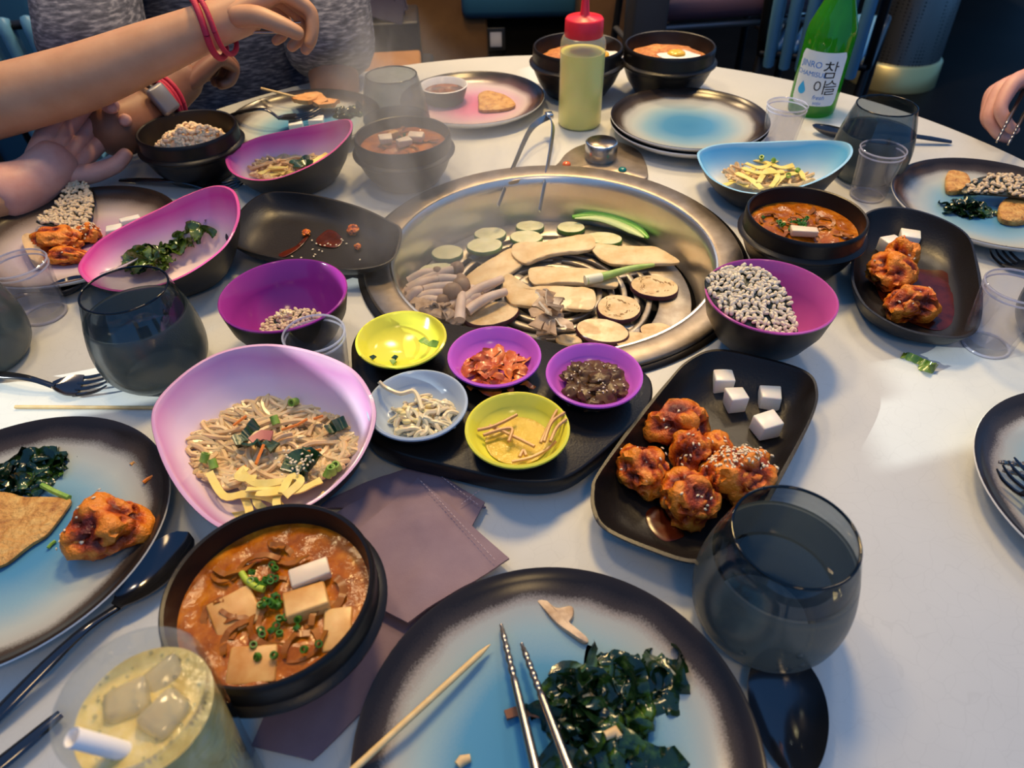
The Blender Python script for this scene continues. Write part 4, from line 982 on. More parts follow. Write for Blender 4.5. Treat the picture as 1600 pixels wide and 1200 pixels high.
def chicken(loc, r, sd, label, n=14, cond=None, rz=0.0):
    th = tag(bpy.data.objects.new('chicken_piece', None), label, 'fried chicken', 'glazed chicken pieces'); COL.objects.link(th); th.location = loc; th.rotation_euler = (0, 0, rz)
    mb = MB(); blob(mb, (0, 0, r[2] * 0.72), r, sd, 0.42, 1.5, 4, ridge=0.35, flatbottom=-r[2] * 0.72)
    random.seed(sd)
    for k in range(3):
        a = random.uniform(0, 6.28)
        blob(mb, (r[0] * 0.62 * math.cos(a), r[1] * 0.62 * math.sin(a), r[2] * random.uniform(0.5, 0.95)), (r[0] * 0.45, r[1] * 0.42, r[2] * 0.5), sd + k + 9, 0.4, 1.8, 3, ridge=0.3)
    o = mb.build('batter', chick_m, th)
    sesame_on(o, n, cond or (lambda v: v.normal.z > 0.35), sd)
    return th
chicken((0.1285,0.3777,0.012)[:2] + (.0026,), (.0225, .0185, .0175), 1, 'large glazed chicken piece at the top of the chicken heap', 10)
chicken((0.095,0.3334,0.012)[:2] + (.0026,), (.0175, .019, .0165), 2, 'glazed chicken piece nearest the banchan board', 14)
chicken((0.1342,0.3461,0.012)[:2] + (.0026,), (.0145, .0165, .0185), 3, 'small glazed chicken piece in the middle of the heap', 26)
chicken((0.1521,0.3532,0.01)[:2] + (.0026,), (.0145, .014, .012), 4, 'dark glazed chicken piece tucked behind the sesame-topped one', 8)
chicken((0.1639,0.322,0.014)[:2] + (.0026,), (.0225, .0185, .0205), 5, 'glazed chicken piece thickly topped with sesame', 190, lambda v: v.normal.z > 0.3 and v.co.z > 0.02 and v.co.y > -0.006)
chicken((0.1234,0.3043,0.012)[:2] + (.0026,), (.0185, .0185, .0185), 6, 'glazed chicken piece in front of the heap above the sauce drips', 12)
chicken((0.1399,0.3154,0.012)[:2] + (.0026,), (.007, .013, .0185), 7, 'narrow upright chicken piece beside the front one', 6)
RDG = 'white radish cubes'
radish = pm('radish', (0.76, 0.73, 0.66), 0.3, sub=0.3, bmp=(300, 0.15, 0.0005))
def cube(p, s, rz, label, z=0.0026, rx=0.0, nm='radish_cube'):
    th = tag(bpy.data.objects.new(nm, None), label, 'radish', RDG); COL.objects.link(th); th.location = (p[0], p[1], z)
    mb = MB(); boxm(mb, (0, 0, s[2] / 2), s, rz, 0.0012, rx=rx, jit=0.0009); mb.build('cube_body', radish, th)
cube((0.1788,0.4318,0.006), (.0165, .016, .016), -0.05, 'radish cube nearest the magenta bowl on the chicken dish')
cube((0.1833,0.4083,0.006), (.0155, .0145, .0165), 0.1, 'radish cube in the middle of the chicken dish')
cube((0.2122,0.4112,0.006), (.0165, .016, .015), -0.2, 'radish cube furthest right at the back of the chicken dish')
cube((0.2005,0.3793,0.006), (.018, .0165, .0155), 0.25, 'radish cube lowest of the four with a wet foot')
def smear(pts, z, m, label, name='sauce_smear', cat='sauce', amp=0.0004, t=0.0008, sd=0):
    return slab_food(pts, t, m, label, name, cat, z, amp, sd)
smear([(0.0945,0.3026,0.004),(0.1046,0.308,0.004),(0.1112,0.2938,0.004),(0.1181,0.2828,0.004),(0.1039,0.2779,0.004),(0.0946,0.2888,0.004)], 0.0028, sauce_m, 'dark sauce drips at the front of the chicken dish', amp=0.0008, sd=3)

# right dish
RZ = 0.0028
chicken((0.3822,0.5801,0.012)[:2] + (RZ,), (.021, .021, .0175), 11, 'glazed chicken piece in the red sauce dish nearest the stew pot', 5)
chicken((0.3967,0.6026,0.016)[:2] + (RZ,), (.0135, .0165, .021), 12, 'glazed chicken piece under the radish cubes in the red sauce dish', 18)
chicken((0.3778,0.5285,0.012)[:2] + (RZ,), (.0225, .0165, .0165), 13, 'bright glazed chicken piece at the front of the red sauce dish', 6)
smear([(0.3927,0.6179,0.004),(0.427,0.6045,0.004),(0.4536,0.5976,0.004),(0.4431,0.5584,0.004),(0.4184,0.5177,0.004),(0.395,0.5038,0.004),(0.3689,0.5294,0.004),(0.3676,0.572,0.004)], RZ, sauce_m, 'pool of dark red sauce in the right dish', 'sauce_pool', sd=4)
cube((0.4062,0.6393,0.006), (.019, .017, .0165), 0.3, 'radish cube standing against the red chicken', RZ)
cube((0.4313,0.6513,0.006), (.019, .018, .0165), -0.4, 'radish cube behind the other one in the red sauce dish', RZ)
# left dish leftovers
LZ = 0.0105
smear([(-0.2132,0.6768,0.012),(-0.2018,0.6957,0.012),(-0.184,0.6757,0.012),(-0.1881,0.6586,0.012),(-0.2061,0.6619,0.012)], LZ, sauce_m, 'red sauce smear in the middle of the nearly empty dish', amp=0.001, sd=5)
smear([(-0.2475,0.6479,0.012),(-0.2281,0.6667,0.012),(-0.2224,0.6909,0.012),(-0.2261,0.6639,0.012),(-0.2398,0.6412,0.012)], LZ, sauce_m, 'thin streak of sauce in the nearly empty dish', amp=0.0005, sd=6)
for k, (p, r, lb) in enumerate([((-0.1741,0.6891,0.016), .006, 'red crumb of batter at the back of the nearly empty dish'), ((-0.1639,0.656,0.013), .0035, 'small red crumb near the grill end of the nearly empty dish'), ((-0.2263,0.6866,0.013), .004, 'dark sauce crumb by the streak in the nearly empty dish')]):
    th = tag(bpy.data.objects.new('batter_crumb', None), lb, 'crumb'); COL.objects.link(th); th.location = (p[0], p[1], LZ)
    mb = MB(); blob(mb, (0, 0, r * 0.6), (r, r * 1.3, r * 0.8), k + 31, 0.5, 1.8, 3, ridge=0.3); mb.build('crumb_body', chick_m, th)
random.seed(5); mb = MB()
for u in [(-0.2172,0.6729,0.0128),(-0.211,0.666,0.0128),(-0.2062,0.6632,0.0128),(-0.2011,0.6617,0.0128),(-0.195,0.6628,0.0128),(-0.1832,0.6716,0.0128),(-0.1779,0.6647,0.0128),(-0.2056,0.6527,0.0128),(-0.208,0.6438,0.0128),(-0.2087,0.6401,0.0128),(-0.2321,0.6409,0.0128),(-0.2219,0.638,0.0128),(-0.1583,0.6319,0.0128),(-0.1983,0.6655,0.0128),(-0.2017,0.65,0.0128),(-0.1887,0.6625,0.0128),(-0.1851,0.6744,0.0128),(-0.2128,0.6543,0.0128)]:
    blob(mb, (u[0], u[1], LZ + 0.001), (0.0015, 0.001, 0.0007), 1, 0, 1, 1, Matrix.Rotation(random.uniform(0, 3), 3, 'Z'))
o = stuff(mb.build('sesame_seeds', sesame)); tag(o, 'loose sesame seeds scattered in the nearly empty dish', 'sesame', kind='stuff')

# puffed-rice seaweed crackers
puff = pm('puffed_rice', (0.6, 0.47, 0.31), 0.6, sub=0.15); puff_pale = pm('puffed_rice_pale', (0.66, 0.58, 0.44), 0.55, sub=0.15)
laver = pm('laver', (0.012, 0.017, 0.01), 0.3, bmp=(200, 0.5, 0.001))
gme = {}
def grain_mesh(m):
    if m.name not in gme:
        mb = MB(); tube(mb, [(-1, 0, -0.15), (-0.72, 0, 0.05), (-0.2, 0, 0.2), (0.3, 0, 0.16), (0.75, 0, 0), (1, 0, -0.2)], [0.2, 0.55, 0.66, 0.66, 0.56, 0.2], 6); gme[m.name] = mb.mesh('grain', m)
    return gme[m.name]
def cracker(loc, outline, normal_tilt, m, label, n, gs, sd, singles=True, curl=0.0):
    """outline in local x,y; sheet tilted by euler"""
    th = tag(bpy.data.objects.new('rice_cracker', None), label, 'rice cracker'); COL.objects.link(th); th.location = loc; th.rotation_euler = normal_tilt
    o = spline([V((*p, 0)) for p in outline], 5, closed=True)
    def inside(x, y):
        c = False; N = len(o)
        for i in range(N):
            a, b = o[i], o[i - 1]
            if (a.y > y) != (b.y > y) and x < (b.x - a.x) * (y - a.y) / (b.y - a.y) + a.x: c = not c
        return c
    def bendz(x, y): return curl * (x * x + 0.5 * y * y) + 0.0012 * noise.noise(V((x * 60, y * 60, sd)))
    N = len(o); vs = []; fs = []
    for s, dz in ((0, -0.0012), (0.5, -0.0012), (1, -0.001), (1.02, 0), (1, 0.0008), (0.5, 0.001), (0.25, 0.001)):
        for p in o: vs.append((p.x * s, p.y * s, dz + bendz(p.x * s, p.y * s)))
    for i in range(6):
        for j in range(N): fs.append((i * N + j, i * N + (j + 1) % N, (i + 1) * N + (j + 1) % N, (i + 1) * N + j))
    vs.append((0, 0, 0.001)); fs += [(6 * N + j, 6 * N + (j + 1) % N, len(vs) - 1) for j in range(N)]
    mb = MB(); mb.add(vs, fs); mb.build('seaweed_sheet', laver, th)
    random.seed(sd); pts = []
    xs = [p.x for p in o]; ys = [p.y for p in o]; tries = 0
    while len(pts) < n and tries < n * 40:
        tries += 1
        x, y = random.uniform(min(xs), max(xs)), random.uniform(min(ys), max(ys))
        if inside(x * 1.03, y * 1.03) and all((x - a) ** 2 + (y - b) ** 2 > (gs * 1.0) ** 2 for a, b in pts): pts.append((x, y))
    gm = grain_mesh(m); big = MB()
    for x, y in pts:
        s = gs * random.uniform(0.85, 1.2); e = (random.uniform(-0.5, 0.5), random.uniform(-0.4, 0.4), random.uniform(0, 6.28))
        zz = bendz(x, y) + 0.001 + s * 0.3
        if singles:
            g = put('grain', gm, th, (x, y, zz), e); g.scale = (s, s, s)
        else:
            from mathutils import Euler
            M = Matrix.Translation((x, y, zz)) @ Euler(e).to_matrix().to_4x4() @ Matrix.Diagonal((s, s, s, 1))
            big.add([M @ v.co for v in gm.vertices], [tuple(f.vertices) for f in gm.polygons])
    if not singles: stuff(big.build('grains', m, th))
    return th
cr0 = V((0.2083,0.4827,0.058))
cracker(cr0, [(-.041, .018), (-.012, .036), (.018, .026), (.036, -.004), (.043, -.03), (.012, -.03), (-.02, -.022), (-.038, -.003)], (0.3, 0.12, -0.35), puff_pale, 'big puffed-rice seaweed cracker leaning in the magenta bowl', 240, 0.0026, 3, True, curl=-3.0)
mb = MB(); blob(mb, (0, 0, 0), (.03, .024, .014), 77, 0.3, 2, 3)
th = tag(bpy.data.objects.new('braised_beef', None), 'dark brown braised piece under the big rice cracker', 'food'); COL.objects.link(th); th.location = (PRB[0] - .006, PRB[1] - .012, 0.024); mb.build('piece_body', pm('braised_brown', (0.06, 0.02, 0.008), 0.25, coat=0.3, bmp=(120, 0.5, 0.002)), th)
cracker(V((PLB[0] + .004, PLB[1] - .009, 0.026)), [(-.031, -.008), (-.024, .012), (0, .02), (.022, .016), (.034, .0), (.018, -.015), (-.006, -.018)], (0.35, 0.05, 0.1), puff, 'brown puffed-rice cracker lying in the left magenta bowl', 150, 0.0024, 4, True, curl=-4)
mb = MB(); random.seed(4)
for k in range(26): blob(mb, (random.gauss(0, .004), random.gauss(0, .0035), random.uniform(0, .005)), 0.0019, k, 0.3, 1, 1)
th = tag(bpy.data.objects.new('tofu_crumble', None), 'pale crumble on the brown cracker in the left magenta bowl', 'crumb'); COL.objects.link(th); q_ = V((-0.205,0.5091,0.03)); th.location = (q_.x, q_.y, 0.032); stuff(mb.build('crumble', pm('pale_crumble', (0.78, 0.68, 0.42), 0.5), th))
cw = V((-0.5099,0.7388,0.016))
cracker(cw, [(p[0] - cw.x, p[1] - cw.y) for p in [(-0.54,0.7178,0.016),(-0.535,0.7413,0.016),(-0.5353,0.7661,0.016),(-0.5355,0.7953,0.016),(-0.5241,0.8015,0.016),(-0.5062,0.7874,0.016),(-0.4872,0.7485,0.016),(-0.4786,0.7183,0.016),(-0.467,0.6881,0.016),(-0.4766,0.6857,0.016),(-0.5026,0.7034,0.016),(-0.5238,0.71,0.016)]], (0.06, 0.0, 0.0), puff, 'tan puffed-rice cracker standing on the lilac plate', 190, 0.003, 6, True, curl=2)
cracker(V((0.578,0.7397,0.024)), [(-.045, .0), (-.02, .022), (.02, .024), (.05, .01), (.05, -.016), (.01, -.02)], (0.15, 0, 0), puff, 'rice cracker on the pancake plate by the table rim', 110, 0.0028, 7, True, curl=-4)
# ---------------------------------------------------------------- noodles, greens, stews, side dishes
noodle_m = pm('glass_noodle', (0.52, 0.34, 0.17), 0.25, sub=0.3, var=([(0.3, (0.56, 0.35, 0.14)), (0.7, (0.76, 0.58, 0.34))], 25))
egg_m = pm('egg_strip', (0.78, 0.6, 0.14), 0.45, var=([(0.3, (0.74, 0.54, 0.1)), (0.7, (0.82, 0.68, 0.24))], 60))
spinach_m = pm('spinach', (0.012, 0.04, 0.016), 0.25, coat=0.3, var=([(0.3, (0.006, 0.02, 0.01)), (0.7, (0.025, 0.08, 0.02))], 60), bmp=(150, 0.5, 0.001))
wakame_m = pm('wakame', (0.014, 0.045, 0.012), 0.18, coat=0.4, var=([(0.3, (0.002, 0.008, 0.004)), (0.55, (0.009, 0.03, 0.008)), (0.72, (0.075, 0.16, 0.018))], 55), bmp=(120, 0.5, 0.001))
wakame_l = pm('olive_wakame', (0.06, 0.11, 0.015), 0.2, coat=0.4, var=([(0.3, (0.015, 0.04, 0.008)), (0.5, (0.06, 0.11, 0.012)), (0.72, (0.2, 0.25, 0.04))], 50), bmp=(120, 0.5, 0.001))
carrot_m = pm('carrot', (0.7, 0.2, 0.02), 0.35)
scal_m = pm('scallion', (0.16, 0.36, 0.03), 0.35, var=([(0.3, (0.08, 0.24, 0.02)), (0.7, (0.34, 0.5, 0.08))], 90))
def food(name, label, cat, loc, group=None):
    t = tag(bpy.data.objects.new(name, None), label, cat, group); COL.objects.link(t); t.location = loc; return t
def noodle_mesh(rx, ry, n, h, r, sd, floor=lambda q: 0.0, length=14):
    random.seed(sd); mb = MB()
    for k in range(n):
        a = random.uniform(0, 2 * PI); q = math.sqrt(random.random()) * 0.8; lay = random.random()
        heading = random.uniform(0, 2 * PI); turn = random.choice((-1, 1)) * random.uniform(0.3, 0.75)
        x, y = q * math.cos(a), q * math.sin(a); pts = []
        for i in range(length):
            q = math.hypot(x, y)
            if q > 0.92: heading = math.atan2(-y, -x) + random.uniform(-0.5, 0.5)
            heading += turn * random.uniform(0.3, 1.3)
            if random.random() < 0.12: turn *= -1
            x += 0.17 * math.cos(heading); y += 0.17 * math.sin(heading)
            q = min(1, math.hypot(x, y))
            z = floor(q) + r + h * (1 - q * q) * (0.25 + 0.75 * lay) + 0.0015 * math.sin(i * 1.3 + k)
            pts.append((x * rx, y * ry, z))
        tube(mb, spline(pts, 3), r * random.uniform(0.8, 1.15), 6)
    return mb
def egg_strips(t, o0, lines, w, m=None):
    for k, l in enumerate(lines):
        pts = spline([V(p) - o0 for p in l], 5)
        mb = MB(); ribbon(mb, pts, w, 0.0011, twist=random.uniform(-0.5, 0.5), seed=k); mb.build('egg_strip', m or egg_m, t)
def leaf(mb, p, w, twist, sd, nv=5):
    p = [V(q) for q in p]; N = len(p); vs = []
    for i in range(N):
        tg = (p[min(i + 1, N - 1)] - p[max(i - 1, 0)]).normalized()
        nrm = V((0, 0, 1)) - tg * tg.z
        if nrm.length < 1e-3: nrm = tg.cross(V((1, 0, 0)))
        nrm.normalize(); nrm.rotate(Matrix.Rotation(twist * i / N, 3, tg)); side = tg.cross(nrm)
        ww = w * (0.55 + 0.6 * math.sin(PI * (0.06 + 0.88 * i / N)))
        for j in range(nv + 1):
            u = -0.5 + j / nv
            k = 0.34 * w * noise.noise(V((i * 0.24, j * 0.55, sd * 1.7))) + 0.22 * w * abs(u) * 2 * noise.noise(V((i * 0.5, u * 3, sd * 2.3 + 5))) + 0.35 * w * u * u * math.sin(sd)
            q = p[i] + side * (ww * u) + nrm * k
            q.z = max(q.z, min(p[i].z, p[i].z - 0.004) if p[i].z > .004 else 0.0004)
            vs.append(q)
    fs = [(i * (nv + 1) + j, (i + 1) * (nv + 1) + j, (i + 1) * (nv + 1) + j + 1, i * (nv + 1) + j + 1) for i in range(N - 1) for j in range(nv)]
    return mb.add(vs, fs)
def leaf_heap(t, c, rx, ry, n, h, wl, m, sd, name='leaf', floor=lambda q: 0.0):
    random.seed(sd)
    for k in range(n):
        a = random.uniform(0, 2 * PI); q = math.sqrt(random.random()) * 0.95
        x, y = c[0] + rx * q * math.cos(a), c[1] + ry * q * math.sin(a)
        hd = random.uniform(0, 2 * PI); L = wl * random.uniform(1.1, 2.2); pts = []
        z0 = c[2] + floor(q) + h * (1 - q * q) * random.uniform(0.3, 1.0)
        for i in range(6):
            u = i / 5 - 0.5
            pts.append((x + L * u * math.cos(hd) + 0.15 * L * math.sin(k + i), y + L * u * math.sin(hd) + 0.15 * L * math.cos(2 * k + i), max(c[2] + floor(min(1, q + abs(u) * 0.3)) + 0.0008, z0 + random.uniform(-0.35, 0.35) * wl - abs(u) * h * 0.7)))
        mb = MB(); mb.sharp = False; leaf(mb, spline(pts, 4), wl * random.uniform(.7, 1.15), random.uniform(-2.4, 2.4), sd * 13 + k); mb.build(name, m, t)
def rings(t, spots, r=0.0026, hh=0.003, m=None, name='scallion_ring'):
    for k, p in enumerate(spots):
        mb = MB(); lathe(mb, [(r * 0.6, 0), (r, 0), (r, hh), (r * 0.6, hh), (r * 0.6, 0)], 10)
        mb.build(name, m or scal_m, t, p, (random.uniform(-0.9, 0.9), random.uniform(-0.9, 0.9), 0))
# big noodle bowl
NC = V((-0.1804,0.3644,0.012)); NC.z = 0.0035
nd = food('glass_noodle_serving', 'heap of glass noodles with egg strips, spinach and carrot in the large lilac bowl', 'noodles', NC)
fl = lambda q: 0.002 + 0.014 * max(0, q - 0.55) ** 1.5 * 3.3
stuff(noodle_mesh(.064, .049, 58, .017, .0021, 3, fl, 22).build('noodle_strands', noodle_m, nd))
E_ = [[(-0.2203,0.3292,0.026),(-0.2033,0.3073,0.026),(-0.1879,0.3086,0.026),(-0.1687,0.3036,0.026),(-0.1573,0.2923,0.026)],[(-0.1963,0.327,0.03),(-0.1817,0.3149,0.03),(-0.1595,0.3161,0.03),(-0.1604,0.3103,0.03),(-0.187,0.3093,0.03)],[(-0.1937,0.3142,0.022),(-0.1834,0.296,0.022),(-0.1821,0.2826,0.022)],[(-0.1599,0.3026,0.034),(-0.1564,0.3167,0.034),(-0.1488,0.3125,0.034),(-0.1571,0.2998,0.034)],[(-0.1353,0.3149,0.032),(-0.148,0.3067,0.032),(-0.1566,0.3052,0.032),(-0.1783,0.3036,0.032)],[(-0.1324,0.3099,0.024),(-0.1432,0.2962,0.024),(-0.1597,0.2912,0.024),(-0.1772,0.2998,0.024),(-0.1824,0.3111,0.024)],[(-0.1645,0.3087,0.03),(-0.1632,0.2976,0.03),(-0.1596,0.2894,0.03)],[(-0.217,0.299,0.014),(-0.2022,0.2991,0.014),(-0.1878,0.301,0.014)],[(-0.2366,0.369,0.016),(-0.2383,0.3827,0.016),(-0.2401,0.397,0.016),(-0.236,0.4005,0.016)],[(-0.1925,0.3299,0.03),(-0.1961,0.3211,0.03),(-0.1828,0.319,0.03)]]
random.seed(2); egg_strips(nd, NC, E_, 0.0055)
for k, l in enumerate([[(-0.21,0.3572,0.028),(-0.2021,0.3636,0.028),(-0.1983,0.377,0.028)],[(-0.1765,0.3489,0.029),(-0.1877,0.3557,0.029),(-0.2008,0.3509,0.029)],[(-0.1425,0.3682,0.027),(-0.1359,0.3728,0.027),(-0.1293,0.3774,0.027)],[(-0.1618,0.3236,0.033),(-0.1585,0.3355,0.033),(-0.1519,0.3372,0.033),(-0.145,0.3261,0.033)],[(-0.1581,0.321,0.031),(-0.1521,0.325,0.031),(-0.1472,0.319,0.031)],[(-0.1556,0.3415,0.031),(-0.1456,0.3388,0.031),(-0.1423,0.3338,0.031)]]):
    mb = MB(); p = spline([V(q) - NC for q in l], 5); ribbon(mb, p, 0.0095, 0.002, twist=1.2, wave=0.004, seed=k); mb.build('spinach_leaf', spinach_m, nd)
for k, l in enumerate([[(-0.1751,0.3653,0.031),(-0.1641,0.3704,0.031),(-0.1579,0.3763,0.031)],[(-0.1854,0.331,0.032),(-0.1848,0.3433,0.032),(-0.1845,0.3496,0.032)],[(-0.1503,0.3409,0.033),(-0.1403,0.3425,0.033)],[(-0.2159,0.376,0.026),(-0.2087,0.3862,0.026)],[(-0.1546,0.3802,0.027),(-0.1478,0.3835,0.027)],[(-0.1997,0.3288,0.028),(-0.1939,0.3329,0.028)]]):
    mb = MB(); tube(mb, [V(q) - NC for q in l], 0.0011, 5); mb.build('carrot_shred', carrot_m, nd)
mb = MB(); ribbon(mb, [V(q) - NC for q in [(-0.1954,0.354,0.031),(-0.1884,0.3604,0.031),(-0.1808,0.3589,0.031)]], .008, .002, twist=.5, wave=.003); mb.build('meat_strip', pm('pink_meat', (0.5, 0.16, 0.12), 0.4), nd)
random.seed(8)
rings(nd, [tuple(V(q) - NC) for q in [(-0.2459,0.3448,0.012),(-0.2288,0.3409,0.024),(-0.2188,0.3345,0.024),(-0.1738,0.4038,0.024),(-0.1281,0.3321,0.024),(-0.131,0.3274,0.024),(-0.1351,0.3245,0.024),(-0.1838,0.3784,0.024)]], 0.0032, 0.007)
mb = MB(); random.seed(6)
for k in range(34):
    q = V((-0.155,0.3277,0.037)) - NC + V((random.gauss(0, .007), random.gauss(0, .006), random.uniform(-.001, .001))); blob(mb, q, (0.0013, 0.0009, 0.0006), 1, 0, 1, 1, Matrix.Rotation(random.uniform(0, 3), 3, 'Z'))
stuff(mb.build('sesame_seeds', sesame, nd))
# far pink bowl and blue bowl noodles
c = V((-0.2766,0.8365,0.02)); c.z = 0.004
n2 = food('glass_noodle_serving', 'small heap of noodles with egg and spinach in the far pink bowl', 'noodles', c)
stuff(noodle_mesh(.05, .034, 40, .022, .002, 5, fl, 12).build('noodle_strands', noodle_m, n2))
egg_strips(n2, c, [[(-0.3074,0.8118,0.024),(-0.2944,0.8235,0.024),(-0.2762,0.8139,0.024)],[(-0.3016,0.8087,0.022),(-0.2817,0.8183,0.022),(-0.2663,0.8211,0.022)],[(-0.2581,0.8219,0.024),(-0.2455,0.8393,0.024),(-0.2367,0.8575,0.024)],[(-0.2529,0.8299,0.026),(-0.242,0.844,0.026),(-0.2315,0.8623,0.026)],[(-0.2967,0.8205,0.028),(-0.2725,0.8194,0.028)]], 0.007)
for k, l in enumerate([[(-0.2688,0.8236,0.031),(-0.2591,0.834,0.031),(-0.2485,0.8372,0.031)],[(-0.2615,0.8147,0.03),(-0.2538,0.8268,0.03),(-0.2429,0.8245,0.03)]]):
    mb = MB(); ribbon(mb, spline([V(q) - c for q in l], 4), .009, .002, twist=1, wave=.004, seed=k); mb.build('spinach_leaf', spinach_m, n2)
c = V((0.3198,0.7922,0.02)); c.z = 0.004
n3 = food('glass_noodle_serving', 'noodles thickly covered by egg strips in the blue bowl', 'noodles', c)
stuff(noodle_mesh(.054, .036, 40, .014, .002, 9, fl, 12).build('noodle_strands', noodle_m, n3))
egg_strips(n3, c, [[(0.2563,0.7648,0.02),(0.2793,0.7804,0.02),(0.3067,0.8102,0.02)],[(0.2769,0.7892,0.024),(0.2907,0.7684,0.024),(0.2962,0.7471,0.024)],[(0.2929,0.8083,0.027),(0.3089,0.7953,0.027),(0.3343,0.8154,0.027)],[(0.2954,0.7593,0.026),(0.316,0.7919,0.026),(0.3225,0.7746,0.026),(0.3071,0.7475,0.026)],[(0.3177,0.8125,0.027),(0.332,0.7943,0.027),(0.3495,0.8005,0.027)],[(0.2858,0.7963,0.027),(0.3014,0.7819,0.027),(0.3327,0.7839,0.027)],[(0.3133,0.7544,0.024),(0.3318,0.7783,0.024),(0.3496,0.786,0.024)],[(0.3048,0.8225,0.026),(0.3204,0.8074,0.026)],[(0.3441,0.8043,0.022),(0.3563,0.7933,0.022),(0.3537,0.773,0.022)],[(0.267,0.7776,0.02),(0.2865,0.7635,0.02)],[(0.3527,0.821,0.024),(0.3639,0.8062,0.024)]], 0.0062)
rings(n3, [tuple(V(q) - c) for q in [(0.3253,0.8079,0.029),(0.3461,0.7791,0.029),(0.3327,0.768,0.029),(0.3141,0.8156,0.029)]], .003, .004)

# seaweed heaps
def greens(px_, label, heaps, m, sd, name='seaweed_salad', base=0.006, wl=0.012):
    c = V(px_); c.z = base
    t = food(name, label, 'seaweed', c)
    for i, (p, rx, ry, n, h, fz) in enumerate(heaps):
        d = V(p) - c; leaf_heap(t, (d.x, d.y, fz), rx, ry, n, h, wl, m, sd + i, 'seaweed_leaf')
    return t
w1 = greens((0.0435,0.1638,0.006), 'dark wakame heap under the chopsticks on the front plate', [((0.0345,0.1676,0.01), .018, .02, 15, .01, 0), ((0.0417,0.1485,0.01), .014, .017, 11, .01, 0), ((0.0574,0.1763,0.01), .016, .009, 6, .006, 0), ((0.0825,0.1825,0.01), .011, .007, 5, .006, 0), ((0.0672,0.1487,0.008), .004, .012, 3, .004, 0)], wakame_m, 21, base=0.0062, wl=0.0175)
greens((-0.3665,0.3516,0.01), 'dark seaweed heap beside the savoury pancake', [((-0.3668,0.3503,0.01), .024, .021, 30, .016, 0)], wakame_m, 31, base=0.0062, wl=0.0125)
greens((-0.356,0.6391,0.02), 'olive wakame left in the pink slanted bowl', [((-0.3816,0.6365,0.012), .026, .019, 34, .016, .008), ((-0.3554,0.6616,0.014), .016, .012, 12, .012, .012), ((-0.3368,0.6817,0.02), .016, .017, 13, .012, .019)], wakame_l, 41, base=0.004, wl=0.0125)
greens((0.5352,0.7182,0.012), 'wakame bunch on the pancake plate by the table rim', [((0.5302,0.7184,0.012), .024, .013, 26, .012, 0)], wakame_m, 51, base=0.0062, wl=0.011)
greens((-0.2375,1.0438,0.012), 'dark seaweed beside the fishcake skewer', [((-0.2356,1.0437,0.012), .024, .019, 24, .012, 0)], wakame_m, 61, base=0.0062, wl=0.011)
sc = food('seaweed_scrap', 'green seaweed scrap dropped on the bare table', 'seaweed', (0.3644,0.4612,0.0))
so = V((0.3644,0.4612,0.0))
for k, l in enumerate([[(0.3506,0.4713,0.003),(0.3581,0.4649,0.003),(0.3645,0.4578,0.003),(0.3709,0.4508,0.003)],[(0.3601,0.4551,0.004),(0.3637,0.4482,0.004),(0.3704,0.453,0.004)]]):
    mb = MB(); ribbon(mb, spline([V(q) - so for q in l], 5), .0075, .0008, twist=1.4, wave=.005, seed=k + 3); mb.build('seaweed_leaf', wakame_l, sc)
for k, l in enumerate([[(0.0704,0.171,0.009),(0.0729,0.1637,0.009),(0.073,0.155,0.009),(0.0662,0.1477,0.009)],[(0.0576,0.157,0.009),(0.0586,0.1485,0.009),(0.0619,0.1419,0.009),(0.0588,0.1348,0.009)],[(0.0435,0.1856,0.011),(0.0525,0.1827,0.011),(0.0658,0.184,0.011),(0.0726,0.1869,0.011)]]):
    mb = MB(); mb.sharp = False; leaf(mb, spline([V(q) - w1.location for q in l], 5), .008, 1.6, k + 90); mb.build('seaweed_leaf', wakame_m, w1)
# scraps on the front plate
def bit(name, pts, z, t, m, label, cat='food scrap', sd=0): return slab_food(pts, t, m, label, name, cat, z, 0.0008, sd)
shii = pm('shiitake_flesh', (0.5, 0.33, 0.2), 0.45, var=([(0.35, (0.3, 0.17, 0.09)), (0.6, (0.6, 0.43, 0.28))], 70))
x_ = bit('mushroom_slice', [(0.0105,0.2382,0.008),(0.0157,0.2349,0.008),(0.0246,0.2257,0.008),(0.0348,0.2264,0.008),(0.0355,0.2198,0.008),(0.0326,0.2135,0.008),(0.0429,0.2049,0.008),(0.0403,0.2025,0.008),(0.0322,0.2084,0.008),(0.024,0.2158,0.008),(0.0154,0.2268,0.008),(0.0103,0.2337,0.008)], .0062, .0045, shii, 'sliced shiitake alone at the back of the front plate', 'mushroom', 4)
x_ = food('mushroom_strip', 'brown mushroom strip poking out left of the wakame', 'mushroom', (0.0035,0.1623,0.008)); q0 = V((0.0035,0.1623,0.008))
mb = MB(); ribbon(mb, [V(p) - q0 for p in [(-0.0074,0.1607,0.009),(-0.0019,0.1627,0.009),(0.0071,0.1626,0.009),(0.0142,0.161,0.009),(0.0249,0.1587,0.009)]], .005, .003, twist=.6, wave=.002); mb.build('flesh', pm('brown_mushroom', (0.2, 0.08, 0.035), 0.4, bmp=(150, .5, .001)), x_)
